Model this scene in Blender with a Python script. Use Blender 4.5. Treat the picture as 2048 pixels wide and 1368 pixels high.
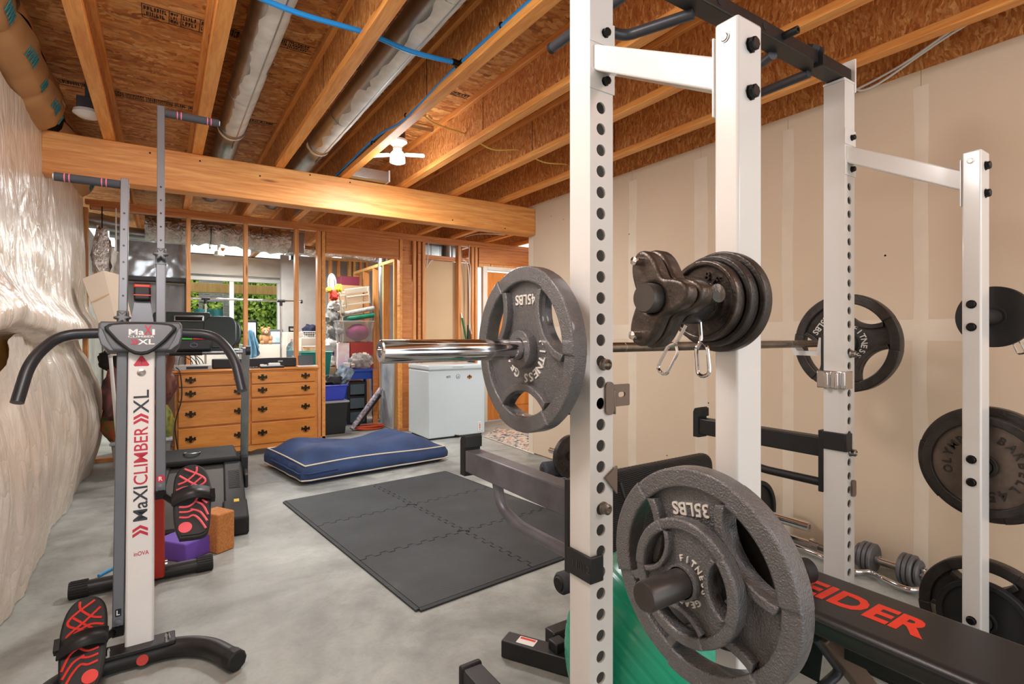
import bpy, bmesh, math, random
from math import sin, cos, pi, radians, sqrt, atan2
from mathutils import Vector, Matrix, noise
random.seed(7)
SC = bpy.context.scene
COL = SC.collection
for o in list(bpy.data.objects): bpy.data.objects.remove(o)

# ------------------------------------------------------------------ camera, world, lights, exposure
CX, HZ, F, H = 1024.0, 669.0, 1060.0, 1.2          # principal column, horizon row, focal length (px), eye height
SY, CY = 0.5505, 0.8348                             # sine / cosine of the camera's turn from +Y
cam_d = bpy.data.cameras.new('camera'); cam = bpy.data.objects.new('camera', cam_d); COL.objects.link(cam)
cam.location = (0, 0, H); cam.rotation_euler = (pi/2, 0, -math.asin(SY))
cam_d.sensor_width = 36; cam_d.lens = 36*F/2048; cam_d.shift_y = -(684-HZ)/2048; cam_d.clip_start = 0.05
SC.camera = cam
SC.view_settings.view_transform = 'Standard'; SC.view_settings.look = 'None'
SC.view_settings.gamma = 1; SC.view_settings.use_curve_mapping = False
SC.view_settings.exposure = 0.57
w = bpy.data.worlds.new('world'); SC.world = w; w.use_nodes = True
w.node_tree.nodes['Background'].inputs[0].default_value = (0.93, 0.97, 1.0, 1)
w.node_tree.nodes['Background'].inputs[1].default_value = 1.2
def lamp(name, loc, power, size, color=(1, .98, .95), rot=(0, 0, 0), kind='AREA', spread=None):
    l = bpy.data.lights.new(name, kind); l.energy = power; l.color = color
    if kind == 'AREA': l.shape = 'DISK'; l.size = size
    else: l.shadow_soft_size = size
    o = bpy.data.objects.new(name, l); COL.objects.link(o); o.location = loc; o.rotation_euler = rot
    return o
NEU = (.97, .985, 1.0)
lamp('lamp_over_rack', (-0.15, 1.2, 2.38), 46, .22, NEU, kind='POINT')       # second ceiling bulb, out of frame above the camera
lamp('fill_right_rear', (1.95, -1.1, 2.38), 34, .25, NEU, kind='POINT')        # unseen fill light added behind the camera, brightens right wall and bench
lamp('lamp_bulb', (1.40, 3.60, 2.34), 7, .16, NEU, kind='POINT')            # the winged bulb in view
lamp('lamp_bulb_down', (1.40, 3.60, 2.42), 24, .36, NEU)
lamp('lamp_far_tube', (0.95, 7.95, 2.34), 48, .6, (1, .98, .92))
lamp('lamp_store', (2.0, 7.0, 2.36), 15, .3, (1, .98, .95))
lamp('lamp_passage', (3.75, 5.2, 2.4), 17, .3, (1, .97, .92))
lamp('lamp_rear', (.5, 5.35, 2.4), 9, .3, NEU)

# ------------------------------------------------------------------ geometry helpers (world coordinates)
def P(x, y, X=None, Y=None, z=None):
    u = (x-CX)/F; v = (HZ-y)/F
    d = Vector((CY*u+SY, -SY*u+CY, v))
    if X is not None: t = X/d.x
    elif Y is not None: t = Y/d.y
    else: t = (z-H)/d.z
    return Vector((0, 0, H)) + d*t
def pb(x0, y0, x1, y1, Y, dep):
    ym = (y0+y1)/2; xm = (x0+x1)/2
    return (P(x0, ym, Y=Y).x, P(x1, ym, Y=Y).x, Y, Y+dep, P(xm, y1, Y=Y).z, P(xm, y0, Y=Y).z)
def box(x0, x1, y0, y1, z0, z1):
    v = [(x, y, z) for z in (z0, z1) for y in (y0, y1) for x in (x0, x1)]
    return v, [(0, 2, 3, 1), (4, 5, 7, 6), (0, 1, 5, 4), (2, 6, 7, 3), (0, 4, 6, 2), (1, 3, 7, 5)]
def cbox(c, s, R=None):
    g = box(-s[0]/2, s[0]/2, -s[1]/2, s[1]/2, -s[2]/2, s[2]/2)
    M = Matrix.Translation(c)
    if R is not None: M = M @ R.to_4x4()
    return xf(g, M)
def xf(g, M): return [tuple(M @ Vector(p)) for p in g[0]], g[1]
def tr(g, x, y, z): return [(p[0]+x, p[1]+y, p[2]+z) for p in g[0]], g[1]
def join(*gs):
    v, f = [], []
    for g in gs:
        n = len(v); v += list(g[0]); f += [tuple(i+n for i in q) for q in g[1]]
    return v, f
def tube(pts, r, n=10, closed=False, caps=True):
    pts = [Vector(p) for p in pts]; m = len(pts)
    rs = r if isinstance(r, (list, tuple)) else [r]*m
    T = []
    for i in range(m):
        if closed: t = pts[(i+1) % m]-pts[i-1]
        else: t = pts[min(i+1, m-1)]-pts[max(i-1, 0)]
        T.append(t.normalized() if t.length > 1e-9 else Vector((0, 0, 1)))
    a = Vector((0, 0, 1)) if abs(T[0].z) < .9 else Vector((1, 0, 0))
    N = (a - T[0]*a.dot(T[0])).normalized()
    v, f = [], []
    for i in range(m):
        N = (N - T[i]*N.dot(T[i])).normalized(); B = T[i].cross(N)
        for k in range(n):
            q = 2*pi*k/n; v.append(tuple(pts[i]+(N*cos(q)+B*sin(q))*rs[i]))
    for i in range(m if closed else m-1):
        j = (i+1) % m
        for k in range(n): f.append((i*n+k, i*n+(k+1) % n, j*n+(k+1) % n, j*n+k))
    if caps and not closed:
        f.append(tuple(range(n))[::-1]); f.append(tuple((m-1)*n+k for k in range(n)))
    return v, f
def rod(a, b, r, n=14, r2=None): return tube([a, b], [r, r if r2 is None else r2], n)
def path(pts, rad=.05, n=6):
    pts = [Vector(p) for p in pts]; out = [pts[0]]
    for i in range(1, len(pts)-1):
        a, b, c = pts[i-1], pts[i], pts[i+1]
        d = min(rad, (a-b).length*.48, (c-b).length*.48)
        p, q = b+(a-b).normalized()*d, b+(c-b).normalized()*d
        for k in range(n+1):
            t = k/n; out.append(p*(1-t)**2+b*2*t*(1-t)+q*t*t)
    out.append(pts[-1]); return out
def spline(pts, n=8):
    pts = [Vector(p) for p in pts]; q = [pts[0]]+pts+[pts[-1]]; out = []
    for i in range(1, len(q)-2):
        for k in range(n):
            t = k/n; a, b, c, d = q[i-1], q[i], q[i+1], q[i+2]
            out.append(.5*((2*b)+(c-a)*t+(2*a-5*b+4*c-d)*t*t+(3*b-a-3*c+d)*t**3))
    out.append(pts[-1]); return out
def sqtube(a, b, w, h, up=(0, 0, 1)):
    a, b = Vector(a), Vector(b); t = (b-a).normalized(); s = t.cross(Vector(up)).normalized(); u = s.cross(t)
    v = [tuple(p+s*i*w/2+u*j*h/2) for p in (a, b) for i, j in ((-1, -1), (1, -1), (1, 1), (-1, 1))]
    return v, [(3, 2, 1, 0), (4, 5, 6, 7)]+[(k, (k+1) % 4, 4+(k+1) % 4, 4+k) for k in range(4)]
def lathe(prof, n=32, M=None):
    v, f = [], []
    for r, h in prof:
        for k in range(n): v.append((r*cos(2*pi*k/n), r*sin(2*pi*k/n), h))
    m = len(prof)
    for i in range(m-1):
        for k in range(n): f.append((i*n+k, i*n+(k+1) % n, (i+1)*n+(k+1) % n, (i+1)*n+k))
    if prof[0][0] > 1e-6 and prof[0] != prof[-1]: f.append(tuple(range(n))[::-1])
    if prof[-1][0] > 1e-6 and prof[0] != prof[-1]: f.append(tuple((m-1)*n+k for k in range(n)))
    g = (v, f)
    return xf(g, M) if M is not None else g
def axisM(o, zdir, up=(0, 0, 1)):
    z = Vector(zdir).normalized(); x = Vector(up).cross(z)
    x = x.normalized() if x.length > 1e-6 else Vector((1, 0, 0)); y = z.cross(x)
    M = Matrix((x, y, z)).transposed().to_4x4(); M.translation = Vector(o); return M
def frame(o, lx, ly):
    lx, ly = Vector(lx).normalized(), Vector(ly).normalized(); lz = lx.cross(ly)
    M = Matrix((lx, ly, lz)).transposed().to_4x4(); M.translation = Vector(o); return M
def from_curve(ob):
    me = bpy.data.meshes.new_from_object(ob)
    g = ([tuple(v.co) for v in me.vertices], [tuple(p.vertices) for p in me.polygons])
    d = ob.data; bpy.data.objects.remove(ob); bpy.data.meshes.remove(me); bpy.data.curves.remove(d)
    return g
def shape(loops, depth, bevel=0, bres=1):          # flat outline(s), even-odd holes, from local z 0 to depth
    cu = bpy.data.curves.new('c', 'CURVE'); cu.dimensions = '2D'; cu.fill_mode = 'BOTH'
    cu.extrude = max(depth/2-bevel, 0); cu.bevel_depth = bevel; cu.bevel_resolution = bres
    cu.offset = -bevel
    for L in loops:
        s = cu.splines.new('POLY'); s.points.add(len(L)-1); s.use_cyclic_u = True
        for p, q in zip(s.points, L): p.co = (q[0], q[1], 0, 1)
    ob = bpy.data.objects.new('c', cu)
    return tr(from_curve(ob), 0, 0, depth/2)
TXT = {}
def text(s, w=None, h=None, depth=.001, bold=0):
    k = (s, bold)
    if k not in TXT:
        cu = bpy.data.curves.new('t', 'FONT'); cu.body = s; cu.extrude = .5; cu.offset = bold; cu.resolution_u = 3
        TXT[k] = from_curve(bpy.data.objects.new('t', cu))
    g = TXT[k]
    xs = [p[0] for p in g[0]]; ys = [p[1] for p in g[0]]
    x0, x1, y0, y1 = min(xs), max(xs), min(ys), max(ys)
    sy = h/(y1-y0) if h else w/(x1-x0); sx = w/(x1-x0) if w else sy
    return [((p[0]-(x0+x1)/2)*sx, (p[1]-(y0+y1)/2)*sy, (p[2]+.5)*depth) for p in g[0]], g[1]
def arctext(s, r, h, start, step, depth=.003, bold=0, wide=None):   # clockwise, letter tops outward; degrees
    gs = []
    for i, c in enumerate(s):
        if c == ' ': continue
        a = radians(start-step*i)
        gs.append(xf(text(c, wide, h, depth, bold), Matrix.Translation((r*cos(a), r*sin(a), 0)) @ Matrix.Rotation(a-pi/2, 4, 'Z')))
    return join(*gs)
def circle(r, n=40, c=(0, 0)): return [(c[0]+r*cos(2*pi*k/n), c[1]+r*sin(2*pi*k/n)) for k in range(n)]
def rrect(x0, x1, y0, y1, r, n=5):
    out = []
    for cx, cy, a in ((x1-r, y1-r, 0), (x0+r, y1-r, 90), (x0+r, y0+r, 180), (x1-r, y0+r, 270)):
        for k in range(n+1):
            q = radians(a+90*k/n); out.append((cx+r*cos(q), cy+r*sin(q)))
    return out
def blob(c, s, seed=0, amp=.25, sc=2.2, sub=3):
    bm = bmesh.new(); bmesh.ops.create_icosphere(bm, subdivisions=sub, radius=1)
    vs = []
    for v in bm.verts:
        p = v.co.copy(); k = 1+amp*noise.noise(p*sc+Vector((seed*7.1, seed*3.3, 0)))+amp*.5*noise.noise(p*sc*2.7+Vector((0, seed*5.7, 2)))
        p *= k; vs.append((c[0]+p.x*s[0], c[1]+p.y*s[1], max(c[2]+p.z*s[2], c[2]-s[2])))
    fs = [tuple(v.index for v in f.verts) for f in bm.faces]; bm.free(); return vs, fs
def grid(nu, nv, fn):
    v = [tuple(fn(i/nu, j/nv)) for j in range(nv+1) for i in range(nu+1)]
    f = [(j*(nu+1)+i, j*(nu+1)+i+1, (j+1)*(nu+1)+i+1, (j+1)*(nu+1)+i) for j in range(nv) for i in range(nu)]
    return v, f

# ------------------------------------------------------------------ object helpers
def mesh(name, g, smooth=35):
    me = bpy.data.meshes.new(name); me.from_pydata(g[0], [], g[1]); me.update()
    bm = bmesh.new(); bm.from_mesh(me); bmesh.ops.recalc_face_normals(bm, faces=bm.faces); bm.to_mesh(me); bm.free()
    if smooth:
        for p in me.polygons: p.use_smooth = True
        me.set_sharp_from_angle(angle=radians(smooth))
    return me
def obj(name, g, m, parent=None, bevel=0, smooth=35, local=False, label=None, stuff=False, bseg=2, solid=0):
    if isinstance(g, list): g = join(*g)
    me = g if isinstance(g, bpy.types.Mesh) else mesh(name, g, smooth)
    if not me.materials: me.materials.append(m)
    o = bpy.data.objects.new(name, me); COL.objects.link(o)
    if parent is not None:
        o.parent = parent
        if not local and parent.parent is None and parent.type == 'EMPTY': o.location = -parent.location
    if solid:
        md = o.modifiers.new('solid', 'SOLIDIFY'); md.thickness = solid
    if bevel:
        md = o.modifiers.new('bevel', 'BEVEL'); md.width = bevel; md.segments = bseg; md.limit_method = 'ANGLE'; md.angle_limit = radians(40)
    if label: o['label'] = label
    if stuff: o['kind'] = 'stuff'
    return o
def thing(name, label, cat, loc=(0, 0, 0), group=None, rz=0):
    o = bpy.data.objects.new(name, None); COL.objects.link(o); o.location = loc; o.rotation_euler = (0, 0, rz)
    o.empty_display_size = .05; o['label'] = label; o['category'] = cat
    if group: o['group'] = group
    return o
def tag(o, label, cat, group=None):
    o['label'] = label; o['category'] = cat
    if group: o['group'] = group
    return o
def struct(name, g=None, m=None, **k):
    if g is None:
        o = bpy.data.objects.new(name, None); COL.objects.link(o)
    else: o = obj(name, g, m, **k)
    o['kind'] = 'structure'; return o
def dup(root, loc, rz=None, label=None, group=None):
    r = root.copy(); COL.objects.link(r); r.location = loc
    if rz is not None: r.rotation_euler = (0, 0, rz)
    if label: r['label'] = label
    if group: r['group'] = group
    for ch in list(root.children):
        c = ch.copy(); COL.objects.link(c); c.parent = r
        for gch in ch.children:
            d = gch.copy(); COL.objects.link(d); d.parent = c
    return r

# ------------------------------------------------------------------ materials
def lin(c):
    if max(c) > 1.001: c = [x/255 for x in c]
    return tuple((x/12.92 if x <= .04045 else ((x+.055)/1.055)**2.4) for x in c[:3])+(1,)
class NT:
    def __init__(s, name):
        s.m = bpy.data.materials.new(name); s.m.use_nodes = True; s.t = s.m.node_tree
        s.b = s.t.nodes['Principled BSDF']; s.out = s.t.nodes['Material Output']
    def n(s, k, **kw):
        o = s.t.nodes.new(k)
        for a, v in kw.items(): setattr(o, a, v)
        return o
    def l(s, a, b): s.t.links.new(a, b)
    def coords(s, scale=(1, 1, 1), rot=(0, 0, 0)):
        tc = s.n('ShaderNodeTexCoord'); mp = s.n('ShaderNodeMapping'); s.l(tc.outputs['Object'], mp.inputs[0])
        mp.inputs['Scale'].default_value = scale; mp.inputs['Rotation'].default_value = rot; return mp.outputs[0]
    def noise(s, vec, scale, detail=4, dist=0, rough=.55):
        o = s.n('ShaderNodeTexNoise'); s.l(vec, o.inputs['Vector']); o.inputs['Scale'].default_value = scale
        o.inputs['Detail'].default_value = detail; o.inputs['Distortion'].default_value = dist; o.inputs['Roughness'].default_value = rough
        return o.outputs['Fac']
    def ramp(s, fac, stops):
        o = s.n('ShaderNodeValToRGB'); s.l(fac, o.inputs[0]); e = o.color_ramp.elements
        while len(e) < len(stops): e.new(.5)
        for q, (p, c) in zip(e, stops): q.position = p; q.color = c if len(c) == 4 and max(c) <= 1 and not isinstance(c, list) else lin(c)
        return o.outputs[0]
    def mix(s, fac, a, b, mode='MIX'):
        o = s.n('ShaderNodeMix', data_type='RGBA', blend_type=mode)
        for v, i in ((fac, 0), (a, 6), (b, 7)):
            if hasattr(v, 'is_linked'): s.l(v, o.inputs[i])
            else: o.inputs[i].default_value = v
        return o.outputs[2]
    def bump(s, fac, strength, dist=.01):
        o = s.n('ShaderNodeBump'); s.l(fac, o.inputs['Height']); o.inputs['Strength'].default_value = strength; o.inputs['Distance'].default_value = dist
        s.l(o.outputs[0], s.b.inputs['Normal'])
def mat(name, col, rough=.5, metal=0, var=.08, vs=6, bump=0, bs=80, col2=None, stretch=(1, 1, 1), coat=0, trans=0, alpha=1, emit=0, ior=None, spec=None, thin=None):
    N = NT(name); b = N.b; c = lin(col)
    b.inputs['Roughness'].default_value = rough; b.inputs['Metallic'].default_value = metal
    if var or col2:
        c2 = lin(col2) if col2 else tuple(x*(1-var*2.2) for x in c[:3])+(1,)
        r = N.ramp(N.noise(N.coords(stretch), vs), [(.32, c2), (.68, c)]); N.l(r, b.inputs['Base Color'])
    else: b.inputs['Base Color'].default_value = c
    if bump: N.bump(N.noise(N.coords(stretch), bs, 3), bump, .004)
    if coat: b.inputs['Coat Weight'].default_value = coat; b.inputs['Coat Roughness'].default_value = .1
    if trans: b.inputs['Transmission Weight'].default_value = trans
    if ior: b.inputs['IOR'].default_value = ior
    if spec is not None: b.inputs['Specular IOR Level'].default_value = spec
    b.inputs['Alpha'].default_value = alpha
    if emit: b.inputs['Emission Color'].default_value = c; b.inputs['Emission Strength'].default_value = emit
    return N.m
def wood(name, light, dark, stretch, rough=.5, knots=True):
    N = NT(name); v = N.coords(stretch)
    a = N.noise(v, 1.0, 5, 1.4, .6)
    c = N.ramp(a, [(.3, lin(dark)), (.5, lin([(p+q)/2 for p, q in zip(light, dark)])), (.72, lin(light))])
    fine = N.noise(v, 5.0, 3, .5); c = N.mix(.35, c, N.ramp(fine, [(.35, (.62, .58, .54, 1)), (.6, (1, 1, 1, 1))]), 'MULTIPLY')
    if knots:
        vo = N.n('ShaderNodeTexVoronoi'); N.l(N.coords(tuple(.32*x+.9 for x in stretch)), vo.inputs['Vector']); vo.inputs['Scale'].default_value = 1.0
        k = N.ramp(vo.outputs['Distance'], [(.05, (.25, .12, .05, 1)), (.11, (1, 1, 1, 1))]); c = N.mix(.8, c, k, 'MULTIPLY')
    N.l(c, N.b.inputs['Base Color']); N.b.inputs['Roughness'].default_value = rough; N.bump(a, .25, .004)
    return N.m
def osb(name, s1, s2, r1, r2, cols, rough=.6):
    N = NT(name)
    base = N.coords()
    nz = N.n('ShaderNodeTexNoise'); N.l(base, nz.inputs['Vector']); nz.inputs['Scale'].default_value = 6; nz.inputs['Detail'].default_value = 3
    ad = N.n('ShaderNodeVectorMath', operation='MULTIPLY_ADD'); N.l(nz.outputs['Color'], ad.inputs[0]); ad.inputs[1].default_value = (.10, .10, .10); N.l(base, ad.inputs[2])
    outs = []
    for s, r in ((s1, r1), (s2, r2)):
        mp = N.n('ShaderNodeMapping'); N.l(ad.outputs[0], mp.inputs[0]); mp.inputs['Scale'].default_value = s; mp.inputs['Rotation'].default_value = r
        vo = N.n('ShaderNodeTexVoronoi'); N.l(mp.outputs[0], vo.inputs['Vector']); vo.inputs['Scale'].default_value = 1
        sp = N.n('ShaderNodeSeparateColor'); N.l(vo.outputs['Color'], sp.inputs[0]); outs.append((sp.outputs[0], vo.outputs['Distance'], mp.outputs[0]))
    k = len(cols)-1
    ca = N.ramp(outs[0][0], [(i/k, lin(c)) for i, c in enumerate(cols)])
    cb = N.ramp(outs[1][0], [(i/k, lin(c)) for i, c in enumerate(cols)])
    sel = N.ramp(N.noise(ad.outputs[0], 22, 2), [(.46, (0, 0, 0, 1)), (.54, (1, 1, 1, 1))])
    c = N.mix(sel, ca, cb)
    fb = N.noise(outs[0][2], 2.2, 4, .4); c = N.mix(.5, c, N.ramp(fb, [(.34, (.45, .38, .32, 1)), (.52, (1, 1, 1, 1))]), 'MULTIPLY')
    N.l(c, N.b.inputs['Base Color']); N.b.inputs['Roughness'].default_value = rough
    N.bump(outs[0][1], .25, .004)
    return N.m

m_joist = wood('joist_lumber', (248, 182, 104), (220, 138, 60), (22, 1.6, 22))
m_beam = wood('beam_lumber', (246, 180, 106), (210, 128, 58), (1.3, 20, 20))
m_stud = wood('stud_lumber', (240, 178, 112), (206, 132, 70), (26, 26, 1.6))
m_plate = wood('plate_lumber', (230, 156, 90), (194, 114, 58), (1.6, 26, 26))
m_pale = wood('pale_lumber', (238, 196, 126), (210, 160, 92), (20, 20, 2))
m_hdr = wood('header_lumber', (222, 148, 82), (190, 112, 56), (1.4, 20, 20), knots=False)
m_sub = osb('subfloor_osb', (5.5, 22, 22), (8, 30, 30), (0, 0, .2), (0, 0, -.4), [(150, 84, 30), (206, 134, 62), (228, 164, 90), (186, 112, 48), (240, 186, 116), (170, 98, 38)])
m_web = osb('web_osb', (20, 105, 27), (20, 90, 24), (.5, 0, 0), (-.5, 0, 0), [(164, 92, 36), (218, 150, 82), (192, 118, 56), (236, 180, 112), (174, 100, 42), (208, 138, 70)])
m_ink = mat('stamp_ink', (38, 26, 18), .8, var=0)

def m_concrete():
    N = NT('concrete_floor'); v = N.coords()
    a = N.noise(v, .9, 6, .6, .62); b_ = N.noise(v, 7, 5, .3, .65); d = N.noise(v, 60, 3)
    c = N.ramp(a, [(.3, lin((118, 121, 117))), (.5, lin((166, 170, 165))), (.7, lin((198, 202, 196)))])
    c = N.mix(.45, c, N.ramp(b_, [(.34, (.5, .49, .46, 1)), (.58, (1, 1, 1, 1))]), 'MULTIPLY')
    c = N.mix(.25, c, N.ramp(d, [(.3, (.7, .68, .66, 1)), (.5, (1, 1, 1, 1))]), 'MULTIPLY')
    vo = N.n('ShaderNodeTexVoronoi'); N.l(v, vo.inputs['Vector']); vo.inputs['Scale'].default_value = 5.5
    msk = N.ramp(N.noise(v, .8, 2), [(.5, (1, 1, 1, 1)), (.56, (0, 0, 0, 1))])
    sp = N.ramp(vo.outputs['Distance'], [(.07, (.55, .5, .45, 1)), (.1, (1, 1, 1, 1))])
    c = N.mix(.75, c, N.mix(msk, sp, (1, 1, 1, 1)), 'MULTIPLY')
    N.l(c, N.b.inputs['Base Color']); N.l(N.ramp(b_, [(.3, (.42, .42, .42, 1)), (.7, (.62, .62, .62, 1))]), N.b.inputs['Roughness'])
    N.bump(b_, .12, .003); return N.m
m_conc = m_concrete()
m_dry = mat('drywall_paper', (218, 198, 172), .85, var=.025, vs=1.6, bump=.03)
m_tape = mat('joint_mud', (228, 213, 192), .8, var=.04, vs=5, bump=.04)
m_tan = mat('tan_drywall', (214, 184, 146), .85, var=.03, vs=2)
m_white = mat('white_powder_coat', (222, 221, 218), .22, var=.01, coat=.35)
m_black = mat('black_powder_coat', (34, 34, 36), .42, var=.12, vs=20)
m_arm = mat('scuffed_grey_steel', (112, 113, 120), .42, metal=.3, col2=(84, 85, 92), vs=9)
m_dgrey = mat('dark_grey_steel', (78, 80, 86), .38, metal=.4, var=.1, vs=14)
m_chrome = mat('chrome', (214, 214, 216), .09, metal=1, var=0)
m_steel = mat('worn_steel', (150, 142, 132), .3, metal=1, var=.15, vs=30)
m_zinc = mat('galvanised_steel', (176, 182, 184), .34, metal=1, var=.12, vs=7)
m_iron = mat('hammertone_iron', (114, 114, 116), .24, metal=.42, var=.06, vs=60, bump=.8, bs=300, spec=.6, coat=.3)
m_iron2 = mat('black_cast_iron', (70, 66, 64), .38, metal=.5, var=.18, vs=26, bump=.3, bs=160)
m_iron3 = mat('bare_cast_iron', (92, 84, 78), .36, metal=.75, var=.2, vs=30, bump=.3, bs=120)
m_letter = mat('plate_lettering', (222, 220, 214), .4, metal=0, var=0)
m_rubber = mat('black_rubber', (28, 29, 31), .6, var=.1)
m_vinyl = mat('black_vinyl', (44, 42, 42), .34, var=.08, vs=5, bump=.08, bs=200)
m_red = mat('red_print', (226, 58, 36), .5, var=0)
m_bolt = mat('black_bolt', (24, 24, 25), .35, metal=.6, var=0)
def m_foam_mat():
    N = NT('foam_tile'); v = N.coords()
    a = N.noise(v, 3, 5); c = N.ramp(a, [(.35, lin((40, 45, 48))), (.62, lin((52, 58, 61))), (.8, lin((80, 86, 88)))])
    N.l(c, N.b.inputs['Base Color']); N.b.inputs['Roughness'].default_value = .62
    wv = N.n('ShaderNodeTexWave', wave_type='BANDS', bands_direction='DIAGONAL'); N.l(v, wv.inputs['Vector']); wv.inputs['Scale'].default_value = 48
    N.bump(wv.outputs['Fac'], .5, .002); return N.m
m_mat = m_foam_mat()
# ================================================================== THE ROOM
ZJ, ZS = 2.458, 2.76            # underside of joists, underside of subfloor
XR, XL = 3.11, -0.72            # drywall face, concrete wall face
YB, YP = 4.29, 6.25             # beam face, stud partition face
YF = 9.5                        # far wall
fl = struct('floor', join(box(-.9, 4.8, -2.2, 4.655, -.1, 0), box(-.9, 4.8, 4.661, 10, -.1, 0), box(-.9, 4.8, -2.2, 10, -.14, -.1)), m_conc, smooth=0)

# ---- ceiling: subfloor panels, joists, beam
ceil = struct('ceiling')
ys = [-2.2, -1.0, .22, 1.44, 2.66, 3.88, 5.1, 6.32, 7.54, 8.76, 9.9]
for a, b in zip(ys, ys[1:]):
    off = .6 if int(a*10) % 2 else 0
    for x0, x1 in ((-.95, .7+off), (.7+off, 3.2), (3.2, 4.8)):
        obj('osb_panel', box(x0+.001, x1-.001, a+.0015, b-.0015, ZS, ZS+.02), m_sub, ceil, smooth=0)
jx = [-.288, .2035, .738, 1.224, 1.723, 2.206, 2.707, 3.19, 3.7, 4.2]
for x in jx:
    y1 = 9.7
    wb = obj('joist', box(x-.006, x+.006, -2.1, y1, ZJ+.036, ZS-.036), m_web, ceil, smooth=0)
    for z0, z1 in ((ZJ, ZJ+.038), (ZS-.038, ZS-.0005)):
        obj('flange', box(x-.031, x+.031, -2.1, y1, z0, z1), m_joist, wb, bevel=.003, local=True)
    for yy in (2.9, 5.35):                                        # butt joints of the web boards
        obj('web_seam', box(x-.0075, x+.0075, yy+.2*sin(x*9), yy+.2*sin(x*9)+.004, ZJ+.038, ZS-.038), m_ink, wb, local=True, smooth=0)
bm_ = obj('beam', box(-.62, XR-.002, YB, YB+.135, 2.19, ZJ-.001), m_beam, ceil, bevel=.006)
for px, py in ((400, 322), (1010, 457), (905, 440), (300, 306), (520, 352), (700, 365), (620, 350)):
    p = P(px, py, Y=YB); obj('nail', lathe([(.0, .0), (.006, .0), (.006, .002), (0, .003)], 10, axisM((p.x, YB-.0005, p.z), (0, -1, 0))), m_ink, bm_, local=True)

# panel grading stamps, unreadable rows of black ink on the OSB and on the joist webs
def stamp(x, y, L, w, ang, seed):
    r = random.Random(seed); gs = []; t = 0
    bx = lambda u0, u1, v0, v1: box(u0, u1, v0, v1, -.0012, 0)
    gs += [bx(0, L, 0, .003), bx(0, L, w-.003, w)]
    while t < L-.03:
        cw = r.choice((.05, .08, .11)); cw = min(cw, L-t)
        gs.append(bx(t, t+.003, 0, w)); rows = r.choice((1, 2, 3))
        for k in range(rows):
            v0 = w*.12+k*w*.8/rows; hgt = w*.55/rows; u = t+.008
            while u < t+cw-.014:
                lw = r.uniform(.004, .011)
                gs.append(bx(u, u+lw*.45, v0, v0+hgt)); q = r.random()
                if q < .7: gs.append(bx(u, u+lw, v0+(hgt*.78 if q < .4 else 0), v0+hgt*(1 if q < .4 else .22)))
                if q > .4: gs.append(bx(u+lw*.55, u+lw, v0, v0+hgt*.8))
                u += lw+.004
        t += cw
    M = Matrix.Translation((x, y, ZS-.0006)) @ Matrix.Rotation(ang, 4, 'Z')
    return xf(join(*gs), M)
for i, (px, py, L, w_, a) in enumerate(((92, 152, .36, .085, 0), (212, 178, .62, .085, 0), (282, 5, .44, .13, 0), (535, 68, .24, .09, 0), (495, 236, .2, .075, 0), (612, 258, .2, .075, 0), (880, 175, .22, .05, 0), (700, 125, .16, .06, 0))):
    p = P(px, py, z=ZS)
    obj('grading_stamp', stamp(p.x, p.y, L, w_, a, i+3), m_ink, ceil, smooth=0)

# ---- right wall: drywall boards with taped joints
wr = struct('wall_right', box(XR+.014, XR+.1, -2.2, 4.40, 0, 2.44), m_tan, smooth=0)
seam = sorted([P(px, 669, X=XR).y for px in (1265, 1402, 1576, 1842)])
edges = [-2.2]+seam+[4.40]
for a, b in zip(edges, edges[1:]):
    for z0, z1 in ((.012, 1.218), (1.222, 2.498)):
        obj('drywall_panel', box(XR, XR+.0135, a+.001, b-.001, z0, z1), m_dry, wr, smooth=0)
for q, y in enumerate(seam):
    h = abs(P((1842, 1576, 1402, 1265)[q]-(15, 11, 13, 8)[q], 669, X=XR).y-P((1842, 1576, 1402, 1265)[q]+(15, 11, 13, 8)[q], 669, X=XR).y)/2
    def tp(u, v, y=y, h=h, q=q):
        z = .02+v*2.40; k = h*(1+.12*noise.noise((q*4, z*2.2, 0)))+(.0 if u else 0)
        return (XR-.0012*(1-abs(u-.5)*1.98)-.0003, y+(u-.5)*2*k+.012*noise.noise((0, z*1.5, q)), z)
    obj('joint_tape', grid(4, 40, tp), m_tape, wr)
def tph(u, v):
    y = -2.1+u*6.45; k = .055*(1+.15*noise.noise((y*1.4, 3, 0))); return (XR-.0018*(1-abs(v-.5)*1.98)-.0003, y, 1.222+(v-.5)*2*k)
obj('joint_tape', grid(60, 4, tph), m_tape, wr)
obj('corner_bead', box(XR-.003, XR+.1, 4.33, 4.405, .01, 2.49), m_tape, wr, smooth=0)
obj('rim_board', box(XR+.008, XR+.02, -2.2, 4.3, 2.499, 2.72), m_web, wr, smooth=0)
r_ = random.Random(4)
for i in range(14):
    y, z = r_.uniform(1.2, 4.2), r_.choice((.35, .7, 1.6, 2.0, 2.3))+r_.uniform(-.05, .05)
    obj('screw_dimple', lathe([(0, 0), (.005, .0)], 8, axisM((XR-.0006, y, z), (-1, 0, 0))), m_ink, wr)

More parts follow.
